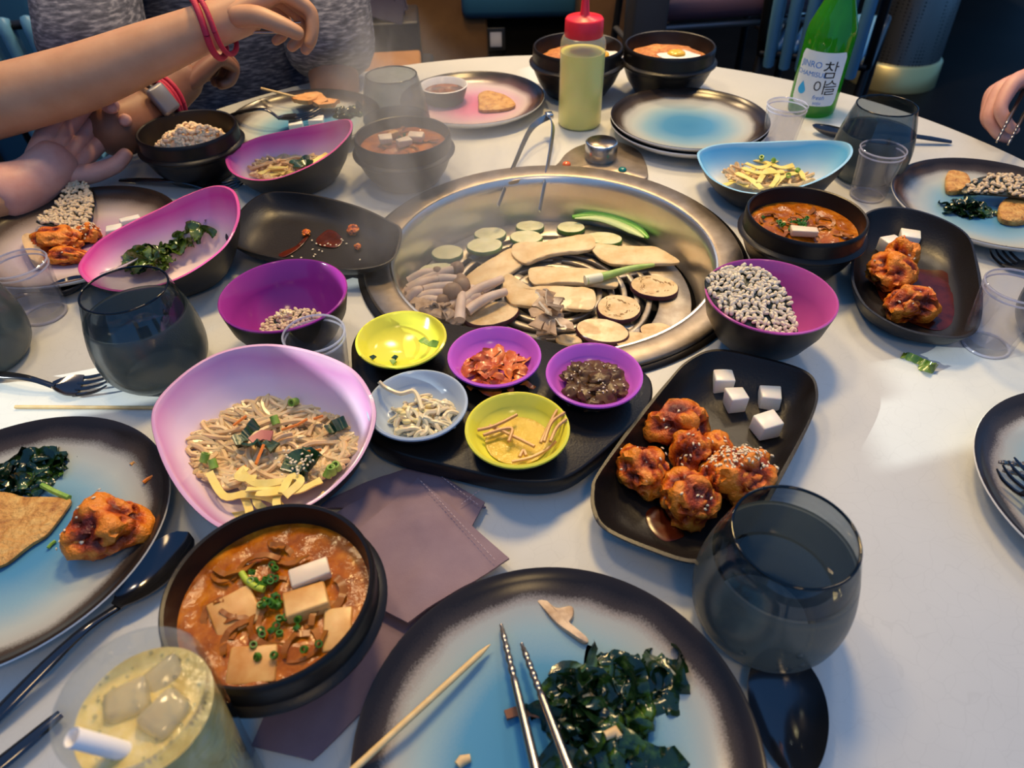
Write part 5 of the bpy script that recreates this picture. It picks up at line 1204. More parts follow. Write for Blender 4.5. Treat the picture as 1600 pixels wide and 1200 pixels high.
for k, (l, w_) in enumerate([([(0.0364,0.1653,0.018),(0.0401,0.1666,0.018),(0.0428,0.1645,0.018)], .005), ([(0.046,0.1454,0.018),(0.0521,0.1479,0.018),(0.0538,0.1446,0.018)], .006), ([(-0.0333,0.1356,0.008),(-0.031,0.1381,0.008),(-0.0265,0.1393,0.008)], .006)]):
    q0 = V(l[0]); t = food('pale_mushroom_piece', ['pale stem piece among the upper wakame leaves', 'pale stem piece among the lower wakame leaves', 'pale scrap at the bottom edge of the front plate'][k], 'food scrap', q0)
    mb = MB(); tube(mb, [V(p) - q0 for p in l], [w_ * .4, w_ * .5, w_ * .35], 8); mb.build('flesh', oyster, t)
# savoury pancakes
bit('savoury_pancake', [(-0.4125,0.3281,0.01),(-0.3796,0.3285,0.01),(-0.3581,0.3232,0.01),(-0.3391,0.3227,0.01),(-0.3238,0.32,0.01),(-0.3231,0.3085,0.01),(-0.3262,0.2909,0.01),(-0.3337,0.2816,0.01),(-0.3403,0.2705,0.01),(-0.3475,0.2637,0.01),(-0.3704,0.255,0.01),(-0.4076,0.2886,0.01)], .0065, .0045, cooked, 'golden savoury pancake half on the blue plate', 'pancake', 7)
bit('savoury_pancake', [(-0.0427,1.1006,0.01),(-0.0289,1.1134,0.01),(-0.0009,1.093,0.01),(0.0134,1.061,0.01),(0.0084,1.0461,0.01),(-0.0108,1.0372,0.01),(-0.0394,1.0387,0.01),(-0.042,1.069,0.01)], .0065, .006, cooked, 'pancake scrap alone on the pink plate', 'pancake', 8)
bit('savoury_pancake', [(0.5474,0.8056,0.012),(0.5658,0.7978,0.012),(0.5587,0.7709,0.012),(0.5635,0.7593,0.012),(0.541,0.7554,0.012),(0.5238,0.7593,0.012)], .0068, .007, cooked, 'small golden pancake corner left of the seaweed by the table rim', 'pancake', 9)
bit('savoury_pancake', [(0.5656,0.72,0.012),(0.5884,0.7375,0.012),(0.6159,0.7332,0.012),(0.6133,0.7031,0.012),(0.5723,0.6818,0.012),(0.5509,0.6883,0.012)], .0066, .008, cooked, 'larger golden pancake piece right of the seaweed by the table rim', 'pancake', 10)
# blue plate extras
chicken((-0.2805,0.287,0.014)[:2] + (.0062,), (.024, .0205, .0175), 21, 'glazed chicken piece alone on the blue pancake plate', 16, lambda v: v.normal.z > 0.2 and v.co.x < -0.004)
for k, (l, m_, r_, lb) in enumerate([([(-0.2745,0.3326,0.012),(-0.2721,0.3362,0.012),(-0.2679,0.3392,0.012)], carrot_m, .0014, 'orange carrot shred by the rim of the pancake plate'), ([(-0.3075,0.3117,0.009),(-0.3049,0.3185,0.009),(-0.301,0.3261,0.009)], noodle_m, .0013, 'pale sprout shred behind the lone chicken piece'), ([(-0.2588,0.2994,0.011),(-0.2549,0.3049,0.011),(-0.2522,0.3128,0.011)], noodle_m, .0011, 'thin sprout shred right of the lone chicken piece'), ([(-0.3501,0.3329,0.011),(-0.3381,0.3266,0.011),(-0.3244,0.3204,0.011)], scal_m, .0022, 'green stem between the seaweed and the pancake'), ([(-0.3128,0.2818,0.0075),(-0.3111,0.2838,0.0075),(-0.308,0.2827,0.0075)], egg_m, .0016, 'yellow crumb in front of the lone chicken'), ([(-0.3221,0.2799,0.0075),(-0.3214,0.283,0.0075),(-0.3195,0.2856,0.0075)], scal_m, .0012, 'green fleck in front of the pancake edge'), ([(-0.2922,0.3518,0.009),(-0.2892,0.3543,0.009),(-0.2843,0.3503,0.009)], cooked, .0022, 'fried crumb above the carrot shred')]):
    q0 = V(l[0]); t = food('food_shred', lb, 'food scrap', q0); mb = MB(); tube(mb, spline([V(p) - q0 for p in l], 4), r_, 6); mb.build('shred', m_, t)
# lilac plate
chicken((-0.4966,0.6763,0.014)[:2] + (.0062,), (.026, .0165, .014), 22, 'large dark glazed chicken piece in front of the tan rice cracker', 4)
chicken((-0.4751,0.6475,0.012)[:2] + (.0062,), (.0225, .009, .009), 23, 'flat bright chicken strip at the near rim of the lilac plate', 3)
chicken((-0.4705,0.6923,0.012)[:2] + (.0062,), (.0115, .011, .011), 24, 'sesame-crusted chicken piece beside the radish slice', 60)
bit('chicken_flesh', [(-0.5398,0.682,0.014),(-0.5323,0.6913,0.014),(-0.5062,0.6582,0.014),(-0.4962,0.6376,0.014),(-0.5061,0.6355,0.014)], .0065, .011, pm('white_meat', (0.62, 0.42, 0.22), .5, bmp=(150, .5, .001)), 'pale bitten chicken flesh on the lilac plate', 'fried chicken', 12)
cube((-0.4486,0.7054,0.012), (.017, .012, .008), 0.3, 'white radish slice on the lilac plate beside the chicken', .0064)
cube((-0.4409,0.7303,0.01), (.022, .008, .006), 0.5, 'thin radish slice at the back of the lilac plate by the bowl rim', .0064)
# skewer plate
sk = food('fishcake_skewer', 'orange fishcake on a bamboo skewer on the blue plate', 'skewer', (-0.3138,1.0827,0.02)); q0 = V((-0.3138,1.0827,0.02))
mb = MB(); tube(mb, [V(p) - q0 for p in [(-0.3697,1.0787,0.034),(-0.3198,1.0695,0.024),(-0.262,1.0599,0.014)]], .0018, 8); mb.build('bamboo_stick', bamboo, sk)
mb = MB(); ribbon(mb, spline([V(p) - q0 for p in [(-0.3161,1.0774,0.022),(-0.295,1.0449,0.026),(-0.294,1.0816,0.02),(-0.2706,1.0389,0.024),(-0.2634,1.07,0.016)]], 5), .022, .006, wave=.004, seed=4); mb.build('fishcake', pm('fishcake', (0.55, 0.24, 0.07), .45, var=([(.3, (.4, .14, .03)), (.7, (.7, .38, .16))], 60)), sk)
cube((-0.3024,0.9875,0.014), (.02, .018, .012), 0.2, 'radish cube left of its twin beside the fork on the skewer plate', .0064)
cube((-0.2759,1.0023,0.014), (.021, .018, .012), 0.1, 'radish cube on the right beside the fork tines on the skewer plate', .0064)

# stews
broth_m, nt, b = nmat('red_broth')
lnk(nt, ramp(nt, nz(nt, 55, 6, 0.65), [(0.28, (0.13, 0.026, 0.001)), (0.48, (0.33, 0.088, 0.003)), (0.62, (0.46, 0.15, 0.008)), (0.78, (0.55, 0.27, 0.04))]), b.inputs['Base Color'])
b.inputs['Roughness'].default_value = 0.16; b.inputs['Specular IOR Level'].default_value = 0.3; bump(nt, b, 90, 0.4, 0.003)
cabb_m = pm('stewed_cabbage', (0.42, 0.15, 0.03), 0.25, spec=.3, var=([(0.3, (0.2, 0.05, 0.005)), (0.7, (0.36, 0.14, 0.025))], 50))
tofu_m = pm('tofu', (0.7, 0.44, 0.17), 0.35, sub=0.2, var=([(0.3, (0.5, 0.2, 0.03)), (0.65, (0.68, 0.42, 0.15))], 40))
tofu_pale = pm('pale_tofu', (0.74, 0.6, 0.44), 0.35, sub=0.2)
def stew(c, z, R, label, sd, tof, scal, shreds=26, m=broth_m):
    t = food('stew', label, 'stew', (c[0], c[1], z)); random.seed(sd)
    mb = MB(); n = 64; prof = [(R * k / 16, 0) for k in range(17)]
    lathe(mb, prof, n)
    mb.v = [(x, y, 0.0032 * noise.noise(V((x * 55, y * 55, sd))) + 0.0016 * noise.noise(V((x * 150, y * 150, sd))) if math.hypot(x, y) < R * 0.97 else 0) for x, y, _ in mb.v]
    mb.build('broth', m, t)
    for k in range(shreds):
        a = random.uniform(0, 6.28); q = R * 0.8 * math.sqrt(random.random()); h_ = random.uniform(0, 6.28); L = random.uniform(.018, .034)
        p = [(q * math.cos(a) + L * u * math.cos(h_ + u), q * math.sin(a) + L * u * math.sin(h_ + u), 0.0012 + 0.002 * math.sin(3 * u + k)) for u in (-.5, -.25, 0, .25, .5)]
        if max(math.hypot(x, y) for x, y, _ in p) > R * 0.95: continue
        mb = MB(); ribbon(mb, spline(p, 3), random.uniform(.002, .0045), .0009, twist=random.uniform(-.6, .6), wave=.0015, seed=k); mb.build('cabbage_shred', cabb_m, t)
    for p, s, rz, rx, pale in tof:
        mb = MB(); boxm(mb, V(p) - V((c[0], c[1], z - .0035)), s, rz, .0012, rx=rx, jit=.0008); mb.build('tofu_block', tofu_pale if pale else tofu_m, t)
    random.seed(sd + 5)
    for p, n_, sp in scal:
        d = V(p) - V((c[0], c[1], z))
        rings(t, [(d.x + random.gauss(0, sp), d.y + random.gauss(0, sp), 0.002 + random.uniform(0, .002)) for _ in range(n_)], .0021, .0022, pm('stew_scallion', (0.05, 0.16, 0.015), .3))
    return t
s1 = stew(NS, 0.0505, 0.0535, 'orange tofu and cabbage stew in the front stone pot', 3,
     [((-0.1203,0.2253,0.049), (.023, .011, .014), .42, .25, 1), ((-0.1193,0.208,0.048), (.023, .018, .011), .35, -.15, 0), ((-0.1594,0.2038,0.045), (.026, .024, .008), .6, .1, 0), ((-0.1413,0.1735,0.045), (.026, .02, .009), .1, .2, 0), ((-0.0997,0.1928,0.045), (.016, .024, .007), .1, .1, 0)],
     [((-0.1466,0.221,0.05), 12, .005), ((-0.1376,0.2065,0.05), 12, .005), ((-0.1365,0.1872,0.05), 9, .007), ((-0.1188,0.1868,0.05), 6, .006)])
mb = MB(); l = [(-0.1611,0.2271,0.051),(-0.1567,0.2219,0.051),(-0.1504,0.2176,0.051),(-0.1451,0.2158,0.051)]; q0 = V((NS[0], NS[1], .047)); tube(mb, spline([V(p) - q0 for p in l], 5), .002, 8); mb.build('scallion_stalk', pm('pale_scallion', (.4, .5, .04), .3), s1)
s2 = stew(SR, 0.045, 0.053, 'tofu stew with green scallions in the pot by the radish dish', 4, [((0.2931,0.6057,0.047), (.026, .01, .006), -.15, .1, 1)], [((0.2962,0.6249,0.046), 16, .009), ((0.2782,0.6256,0.046), 9, .007)], 18)
s3 = stew(SP, 0.047, 0.0535, 'pale stew with cubes in the steaming stone pot', 5, [((-0.1506,0.8406,0.049), (.016, .013, .008), .2, .1, 1), ((-0.1267,0.8319,0.049), (.017, .012, .008), .5, 0, 1), ((-0.1137,0.8464,0.049), (.02, .012, .008), -.2, .1, 1), ((-0.1427,0.8555,0.049), (.012, .01, .007), .8, 0, 0)], [((-0.1311,0.8449,0.05), 8, .006)], 10)

# rice, fried rice with egg
random.seed(11)
t = food('steamed_rice', 'mound of tan steamed rice in the stone pot by the wristwatch', 'rice', (RP[0], RP[1], 0.03))
big = MB(); gm = grain_mesh(pm('rice_grain', (0.86, 0.63, 0.4), 0.5, sub=0.2))
from mathutils import Euler
for k in range(420):
    a = random.uniform(0, 6.28); q = math.sqrt(random.random()); s = 0.0034
    M = Matrix.Translation((q * .049 * math.cos(a), q * .049 * math.sin(a), .024 * (1 - q * q) ** .8 + .01 * noise.noise(V((q * 3 * math.cos(a), q * 3 * math.sin(a), 2))) + .004)) @ Euler((random.uniform(-.8, .8), random.uniform(-.8, .8), random.uniform(0, 6.28))).to_matrix().to_4x4() @ Matrix.Diagonal((s, s, s, 1))
    big.add([M @ v.co for v in gm.vertices], [tuple(f.vertices) for f in gm.polygons])
lathe(big, [(.0505, 0), (.046, .008), (.03, .019), (0, .025)], 40)
stuff(big.build('rice_grains', gm.materials[0], t))
fr_m = pm('fried_rice', (0.5, 0.16, 0.03), 0.4, var=([(.3, (.35, .08, .01)), (.6, (.62, .25, .06)), (.75, (.75, .45, .2))], 160), bmp=(260, .8, .004))
for c_, lb, sd in ((B1, 'orange fried rice in the stone bowl behind the oil bottle', 1), (B2, 'orange fried rice topped by an egg in the stone bowl near the table edge', 2)):
    t = food('fried_rice', lb, 'rice', (c_[0], c_[1], 0.046))
    mb = MB(); blob(mb, (0, 0, 0), (.06, .06, .018), sd, .12, 2.5, 4); mb.build('rice_mound', fr_m, t)
    mb = MB(); ox = .008 if sd == 2 else .034
    blob(mb, (ox, -.02, .0145), (.031, .024, .0045), sd + 4, .3, 1.6, 3); mb.build('egg_white', pm('egg_white', (.8, .76, .7), .3, sub=.2), t)
    mb = MB(); blob(mb, (ox - .002, -.024, .018), (.014, .012, .006), 3, .05, 1, 3); mb.build('egg_yolk', pm('egg_yolk', (.75, .42, .03), .2), t)

# side dish contents
kim_m = pm('kimchi', (0.6, 0.12, 0.02), 0.28, coat=.3, var=([(.3, (.42, .045, .006)), (.6, (.68, .18, .03)), (.78, (.75, .35, .12))], 70), bmp=(160, .4, .001))
z0 = 0.0244
t = food('kimchi', 'red cabbage kimchi heap in the violet side dish', 'kimchi', (*SIDE['B'], z0 + .005)); random.seed(3)
for k in range(38):
    a = random.uniform(0, 6.28); q = .0235 * math.sqrt(random.random()); h_ = random.uniform(0, 6.28); L = random.uniform(.018, .032)
    p = [(q * math.cos(a) + L * u * math.cos(h_ + .8 * u), q * math.sin(a) - .004 + L * u * math.sin(h_ + .8 * u), .002 + .011 * (1 - (q / .023) ** 2) * random.random() + .002 * math.cos(5 * u)) for u in (-.5, -.2, .2, .5)]
    mb = MB(); mb.sharp = False; leaf(mb, spline(p, 5), random.uniform(.005, .0095), random.uniform(-1.5, 1.5), k, 4); mb.build('cabbage_strip', kim_m, t)
brn_m = pm('braised_mushroom', (0.1, 0.055, 0.025), 0.32, spec=.35, var=([(.3, (.03, .012, .004)), (.7, (.14, .07, .025))], 60), bmp=(140, .5, .0015))
t = food('braised_mushrooms', 'glossy brown braised mushrooms with sesame in the violet side dish', 'mushroom', (*SIDE['C'], z0 + .005)); random.seed(5)
for k in range(17):
    a = k * 2.4; q = .0225 * math.sqrt((k + .5) / 17)
    R_ = Matrix.Rotation(random.uniform(0, 6), 3, 'Z') @ Matrix.Rotation(random.uniform(-.6, .6), 3, 'X')
    mb = MB(); blob(mb, (q * math.cos(a), q * math.sin(a) - .002, .005 + .007 * (1 - q / .02) * random.uniform(.6, 1.2)), (.0095, .0075, .0045), k, .45, 1.8, 3, R_, ridge=.4); o = mb.build('mushroom_piece', brn_m, t)
    sesame_on(o, 5, lambda v: v.normal.z > .5, k, .001)
spr_m = pm('bean_sprout', (0.72, 0.6, 0.38), 0.25, sub=.3)
t = food('bean_sprouts', 'tangle of white bean sprouts in the grey-blue side dish', 'bean sprouts', (SIDE['D'][0] + .003, SIDE['D'][1] - .004, z0 + .005))
stuff(noodle_mesh(.026, .023, 34, .011, .0018, 7, lambda q: .002 * q, 8).build('sprout_stems', spr_m, t))
for k in range(9):
    a = random.uniform(0, 6.28); q = random.uniform(.004, .02); mb = MB(); blob(mb, (q * math.cos(a), q * math.sin(a) - .004, .01), (.0035, .0022, .0022), k, .1, 1, 2); mb.build('sprout_head', pm('sprout_head', (.74, .6, .26), .3), t)
mb = MB(); tube(mb, spline([V(p) - V((SIDE['D'][0] + .003, SIDE['D'][1] - .004, z0 + .005)) for p in [(-0.1027,0.3969,0.05),(-0.0974,0.3938,0.046),(-0.0863,0.3891,0.044),(-0.0752,0.391,0.044),(-0.068,0.3731,0.042)]], 5), .0018, 6); mb.build('long_sprout', spr_m, t)
t = food('seasoned_stems', 'few thin brown seasoned stems left in the yellow side dish', 'vegetable', (*SIDE['E'], z0 + .005))
stem_m = pm('seasoned_stem', (0.5, 0.24, 0.07), 0.25, coat=.3); q0 = V((*SIDE['E'], z0 + .005))
for k, l in enumerate([[(-0.0262,0.3545,0.038),(-0.0173,0.3569,0.038),(-0.0077,0.3619,0.038),(0.0034,0.3696,0.038)],[(-0.0219,0.3501,0.037),(-0.0102,0.355,0.037),(-0.0007,0.356,0.037),(-0.0032,0.3433,0.037)],[(-0.0174,0.3608,0.036),(-0.0055,0.3532,0.036),(0.0062,0.3452,0.036),(0.0153,0.3387,0.036)],[(0.0197,0.3359,0.043),(0.025,0.3496,0.043),(0.032,0.3659,0.043),(0.0341,0.3692,0.043)],[(0.0219,0.3343,0.046),(0.0284,0.3531,0.046),(0.0384,0.3627,0.046)],[(0.0264,0.3342,0.046),(0.0318,0.3478,0.046),(0.0393,0.356,0.046)],[(-0.0011,0.321,0.04),(0.0125,0.3248,0.04),(0.0242,0.3323,0.04),(0.0305,0.3396,0.04)],[(0.0044,0.3291,0.036),(0.0073,0.3352,0.036),(0.009,0.3302,0.036)]]):
    mb = MB(); tube(mb, spline([V(p) - q0 for p in l], 5), .0014, 6); mb.build('stem_strand', stem_m, t)
mb = MB(); lathe(mb, [(0, .0012), (.02, .0012), (.024, .0016)], 32); mb.build('seasoning_oil', pm('seasoning', (.62, .42, .03), .08, bmp=(220, .8, .002)), t)
t = food('herb_flecks', 'green herb flecks left in the emptied yellow side dish', 'herb', (*SIDE['A'], z0 + .005)); q0 = V((*SIDE['A'], z0 + .005))
for k, l in enumerate([[(-0.0762,0.459,0.041),(-0.0704,0.4545,0.041),(-0.0616,0.4517,0.041)],[(-0.1172,0.4444,0.036),(-0.1135,0.441,0.036)],[(-0.1,0.4413,0.034),(-0.0962,0.4363,0.034)],[(-0.0995,0.4462,0.034),(-0.0959,0.4428,0.034)]]):
    mb = MB(); ribbon(mb, spline([V(p) - q0 for p in l], 4), .006 if k == 0 else .004, .0008, twist=.5, wave=.002, seed=k); mb.build('herb_leaf', scal_m if k in (0, 2) else spinach_m, t)
# ---------------------------------------------------------------- people
def skin_obj(name, chains, mat_, parent=None, sub=2, loc=(0, 0, 0)):
    """chains: list of (points with radius, edges); each chain grows its own smooth skin"""
    bm = bmesh.new(); lay = bm.verts.layers.skin.verify(); L = V(loc)
    for pts, edges in chains:
        vs = []
        for k, (p, r) in enumerate(pts):
            v = bm.verts.new(V(p) - L); rr = r if isinstance(r, tuple) else (r, r)
            v[lay].radius = rr; v[lay].use_root = (k == 0); vs.append(v)
        for a, b in edges: bm.edges.new((vs[a], vs[b]))
    me = bpy.data.meshes.new(name); bm.to_mesh(me); bm.free(); me.materials.append(mat_)
    o = put(name, me, parent)
    sk = o.modifiers.new('skin', 'SKIN'); sk.use_smooth_shade = True
    sb = o.modifiers.new('smooth', 'SUBSURF'); sb.levels = sub; sb.render_levels = sub
    return o
def line(pts): return (pts, [(i, i + 1) for i in range(len(pts) - 1)])
def hand_chains(wrist, fwd, nrm, thumb_side, curls, s=1.0, spread=0.10, thumb_curl=0.5):
    """wrist point, forward direction, palm normal (fingers curl towards it), thumb on +/- side"""
    F = V(fwd).normalized(); N = V(nrm); N = (N - F * N.dot(F)).normalized(); Sd = F.cross(N) * thumb_side
    wrist = V(wrist); out = []
    off = [0.027, 0.009, -0.009, -0.026]; mc = [0.084, 0.088, 0.084, 0.076]; ln = [(.042, .026, .02), (.046, .029, .021), (.042, .027, .02), (.033, .021, .018)]; rad = [.0098, .01, .0096, .0084]
    for k in range(4):
        a0 = wrist + Sd * off[k] * 0.62 * s + F * 0.006 * s
        kn = wrist + Sd * off[k] * s + F * mc[k] * s - N * 0.004 * s
        d = (F + Sd * (off[k] / 0.027) * spread).normalized()
        pts = [(a0, .0125 * s), (a0.lerp(kn, 0.5), .0135 * s), (kn, .0122 * s)]
        p = kn; c = 0.0
        for j in range(3):
            c += curls[k][j]
            dd = d * math.cos(c) + N * math.sin(c)
            p = p + dd * ln[k][j] * s; pts.append((p, rad[k] * (1 - 0.1 * j) * s * (0.82 if j == 2 else 1)))
        out.append(line(pts))
    b0 = wrist + Sd * 0.014 * s + F * 0.012 * s
    t1 = wrist + Sd * 0.04 * s + F * 0.038 * s + N * 0.012 * s
    d1 = (F * 0.75 + Sd * 0.45 + N * thumb_curl).normalized(); t2 = t1 + d1 * 0.033 * s
    d2 = (F * 0.9 + Sd * 0.0 + N * thumb_curl * 1.2).normalized(); t3 = t2 + d2 * 0.026 * s
    out.append(line([(b0, .015 * s), (t1, .0135 * s), (t2, .0112 * s), (t3, .0085 * s)]))
    return out
def head_chains(c, face, r=0.082):
    c = V(c); F = V(face).normalized(); R = F.cross(V((0, 0, 1))).normalized(); U = V((0, 0, 1))
    return c, F, R, U
def add_head(parent, c, face, skin_mat, hair_mat, hair_len):
    c, F, R, U = head_chains(c, face)
    M = Matrix((R, F, U)).transposed()
    mb = MB(); blob(mb, c, (.075, .092, .112), 1, .03, 1.2, 4, M)
    blob(mb, c + F * .094 - U * .02, (.014, .016, .022), 2, .05, 1, 2, M)
    for s in (-1, 1): blob(mb, c + R * .076 * s - U * .012, (.01, .02, .03), 3, .05, 1, 2, M)
    mb.build('face', skin_mat, parent)
    for s in (-1, 1):
        mb = MB(); blob(mb, c + F * .082 + R * .031 * s + U * .012, (.013, .008, .008), 4, 0, 1, 2, M); mb.build('eye', pm('eye_white', (.7, .68, .65), .2), parent)
        mb = MB(); blob(mb, c + F * .0885 + R * .031 * s + U * .012, (.0055, .003, .0055), 4, 0, 1, 2, M); mb.build('iris', ink, parent)
    mb = MB(); blob(mb, c + F * .083 - U * .058, (.024, .01, .008), 6, .05, 1, 2, M); mb.build('mouth', pm('lips', (.42, .14, .11), .4), parent)
    mb = MB(); blob(mb, c - F * .016 + U * .022, (.083, .092, .108), 8, .06, 2, 4, M)
    if hair_len: blob(mb, c - F * .045 - U * hair_len * .5, (.08, .055, hair_len), 9, .1, 2, 3, M)
    mb.build('hair', hair_mat, parent)
hair_m = pm('dark_hair', (0.02, 0.013, 0.009), 0.4)

# person across the table, grey shirt, brown arms
shirt, nt, b = nmat('heathered_shirt')
tx = nt.nodes.new('ShaderNodeTexNoise'); tx.inputs['Scale'].default_value = 90; tx.inputs['Detail'].default_value = 5
mpn = nt.nodes.new('ShaderNodeMapping'); mpn.inputs['Scale'].default_value = (0.7, 0.7, 3.2); mpn.inputs['Rotation'].default_value = (0.2, 0.5, 0.3)
lnk(nt, objco(nt), mpn.inputs[0]); lnk(nt, mpn.outputs[0], tx.inputs['Vector'])
lnk(nt, ramp(nt, tx.outputs['Fac'], [(0.36, (0.035, 0.038, 0.055)), (0.52, (0.085, 0.088, 0.115)), (0.66, (0.2, 0.2, 0.23))]), b.inputs['Base Color']); b.inputs['Roughness'].default_value = 0.9
pa = food('person', 'person in a heathered grey shirt with a wristwatch and red bracelets', 'person', (-0.56, 1.45, -0.75))
cA = V((-0.475, 1.3, 0))   # chest centre
fA = V((0.32, -0.95, 0)).normalized(); rA = V((fA.y, -fA.x, 0))  # rA points to the person's right
rA = -V((-fA.y, fA.x, 0))
def A(r, f, z): return cA + rA * r + fA * f + V((0, 0, z))
elR = V((-0.5057,0.8709,0.05)); wrR = V((-0.4656,0.9461,0.0646)); fsR = V((-0.4265,0.9985,0.0918))
shR = A(.17, .0, .26); shL = A(-.18, .0, .26)
elL = V((-0.2745,1.1425,-0.0027))
wrL = A(-.16, .12, -.14)
body_ch = [(
    [(A(0, -.06, -.33), .12), (A(0, -.03, -.12), .11), (A(0, -.01, .1), .12), (A(0, -.02, .24), .1), (A(0, .01, .335), .05), (A(0, .03, .4), .052),
     (shR, .055), (shR.lerp(elR, .5), .047), (elR, .043), (elR.lerp(wrR, .4), .043), (wrR, .031), (fsR, .03),
     (shL, .055), (shL.lerp(elL, .5), .047), (elL, .041), (elL.lerp(wrL, .5), .038), (wrL, .028),
     (A(.1, .0, -.36), .085), (A(.12, .36, -.36), .07), (A(.12, .4, -.7), .045), (A(-.1, .0, -.36), .085), (A(-.12, .36, -.36), .07), (A(-.12, .4, -.7), .045)],
    [(0, 1), (1, 2), (2, 3), (3, 4), (4, 5), (3, 6), (6, 7), (7, 8), (8, 9), (9, 10), (10, 11), (3, 12), (12, 13), (13, 14), (14, 15), (15, 16), (0, 17), (17, 18), (18, 19), (0, 20), (20, 21), (21, 22)])]
fist = [(1.2, 1.5, .9)] * 4
body_ch += hand_chains(wrR.lerp(fsR, .35), fsR - wrR, (0.3, .6, -.8), 1, fist, 0.98, .04, .9)
body_ch += hand_chains(wrL, (0.5, .4, -.1), (0, 0, -1), -1, [(.3, .4, .3)] * 4, 0.95)
PA = pa
o0 = pa.location.copy()
def rel(ch, o): return [([(V(p) - o, r) for p, r in pts], e) for pts, e in ch]
skin_obj('body', rel(body_ch, o0), skin_brown, pa)
hemL = shL.lerp(elL, .93); hemR = shR.lerp(elR, .8)
sh_ch = [([(A(0, -.05, -.36), (.17, .13)), (A(0, -.02, -.15), (.165, .13)), (A(0, 0, .06), (.17, .13)), (A(0, -.02, .22), (.15, .11)), (A(0, 0, .3), .075), (shR, .08), (shR.lerp(hemR, .5), .075), (hemR, .074), (shL, .08), (shL.lerp(hemL, .5), .076), (hemL, .078)],
          [(0, 1), (1, 2), (2, 3), (3, 4), (3, 5), (5, 6), (6, 7), (3, 8), (8, 9), (9, 10)])]
skin_obj('shirt', rel(sh_ch, o0), shirt, pa)
pants = pm('dark_trousers', (.02, .02, .025), .8)
skin_obj('trousers', rel([([(A(0, -.06, -.34), .14), (A(.1, .02, -.37), .1), (A(.12, .36, -.36), .085), (A(.12, .4, -.68), .06), (A(-.1, .02, -.37), .1), (A(-.12, .36, -.36), .085), (A(-.12, .4, -.68), .06)], [(0, 1), (1, 2), (2, 3), (0, 4), (4, 5), (5, 6)])], o0), pants, pa)
hd = bpy.data.objects.new('head', None); COL.objects.link(hd); hd.parent = pa
hd.location = -o0
add_head(hd, A(0, .05, .5), fA + V((0, 0, -.3)), skin_brown, hair_m, 0)
red_cord = pm('red_cord', (.45, .015, .05), .6, bmp=(700, .8, .001)); watch_m = pm('watch_case', (.16, .16, .18), .35, .3)
def band(parent, c, ax, r, tr, m, name, flat=1.0, n=30, wob=0.0):
    ax = V(ax).normalized(); s = ax.cross(V((0, 0, 1))).normalized(); q = s.cross(ax)
    mb = MB(); tube(mb, [V(c) + (s * math.cos(2 * PI * k / n) + q * math.sin(2 * PI * k / n)) * r + ax * wob * math.sin(4 * PI * k / n) for k in range(n + 1)], tr, 8, flat=flat, cap=False)
    return mb.build(name, m, parent)
axR = wrR - elR
kk = (wrR - V((0, 0, 0)))
band(pa, elR.lerp(wrR, .82) - o0, axR, .041, .0035, pm('watch_strap', (.012, .012, .014), .5), 'watch_strap')
wc = elR.lerp(wrR, .82); toC = (V((0, 0, .41)) - wc).normalized(); toC = (toC - axR.normalized() * toC.dot(axR.normalized())).normalized()
mb = MB(); boxm(mb, (0, 0, 0), (.026, .036, .011), 0, .004)
Mx = Matrix((axR.normalized().cross(toC) * -1, axR.normalized(), toC)).transposed()
Mx = Matrix((axR.normalized(), toC.cross(axR.normalized()), toC)).transposed()
mb.v = [tuple(Mx @ V(p) + wc + toC * .041 - o0) for p in mb.v]; mb.build('watch_case', watch_m, pa)
for f_, r_ in ((.98, .037), (1.04, .036), (1.12, .036)):
    band(pa, elR + axR * f_ - o0, axR, r_, .003, red_cord, 'red_bracelet', wob=.003)

# person at the left side: reaching arm and resting hand
pb = food('person', 'person in a navy top reaching over the table with chopsticks and a red bracelet', 'person', (-1.0, .8, -.75))
o0 = pb.location.copy()
cB = V((-1.02, .78, 0)); fB = V((.97, .1, 0)).normalized(); lB = V((-fB.y, fB.x, 0))
def Bp(l, f, z): return cB + lB * l + fB * f + V((0, 0, z))
elB = V((-0.6687,0.8026,0.1006)); wrB = V((-0.342,0.8721,0.176)); hnB = V((-0.2857,0.9114,0.1892))
midB = V((-0.4907,0.8331,0.1337))
shLB = Bp(.17, .0, .27); shRB = Bp(-.17, .02, .25)
wC = V((-0.5613,0.7821,0.0341)); pC = V((-0.5393,0.8463,0.0595)); elC = V((-0.6473,0.7043,-0.0357))
elC.z = max(elC.z, .03)
bch = [([(Bp(0, -.05, -.33), .12), (Bp(0, -.03, -.1), .1), (Bp(0, 0, .1), .11), (Bp(0, -.01, .24), .09), (Bp(0, .01, .32), .045), (Bp(0, .03, .38), .047),
         (shLB, .055), (shLB.lerp(elB, .5), .05), (elB, .043), (midB, .0395), (midB.lerp(wrB, .55), .033), (wrB, .0265), (hnB, .027),
         (shRB, .053), (shRB.lerp(elC, .5), .045), (elC, .04), (elC.lerp(wC, .5), .037), (wC, .029), (wC.lerp(pC, .35), .026)],
        [(0, 1), (1, 2), (2, 3), (3, 4), (4, 5), (3, 6), (6, 7), (7, 8), (8, 9), (9, 10), (10, 11), (11, 12), (3, 13), (13, 14), (14, 15), (15, 16), (16, 17), (17, 18)])]
hc = hand_chains(wrB.lerp(hnB, .2), hnB - wrB, (.15, -.35, -1), -1, [(.95, 1.1, .4), (1.05, 1.1, .5), (1.1, 1.2, .6), (1.2, 1.2, .6)], .92, .05, .8)
skin_obj('body', rel(bch[:1] + hc, o0), skin_tan, pb)
cupd = (pC - wC)
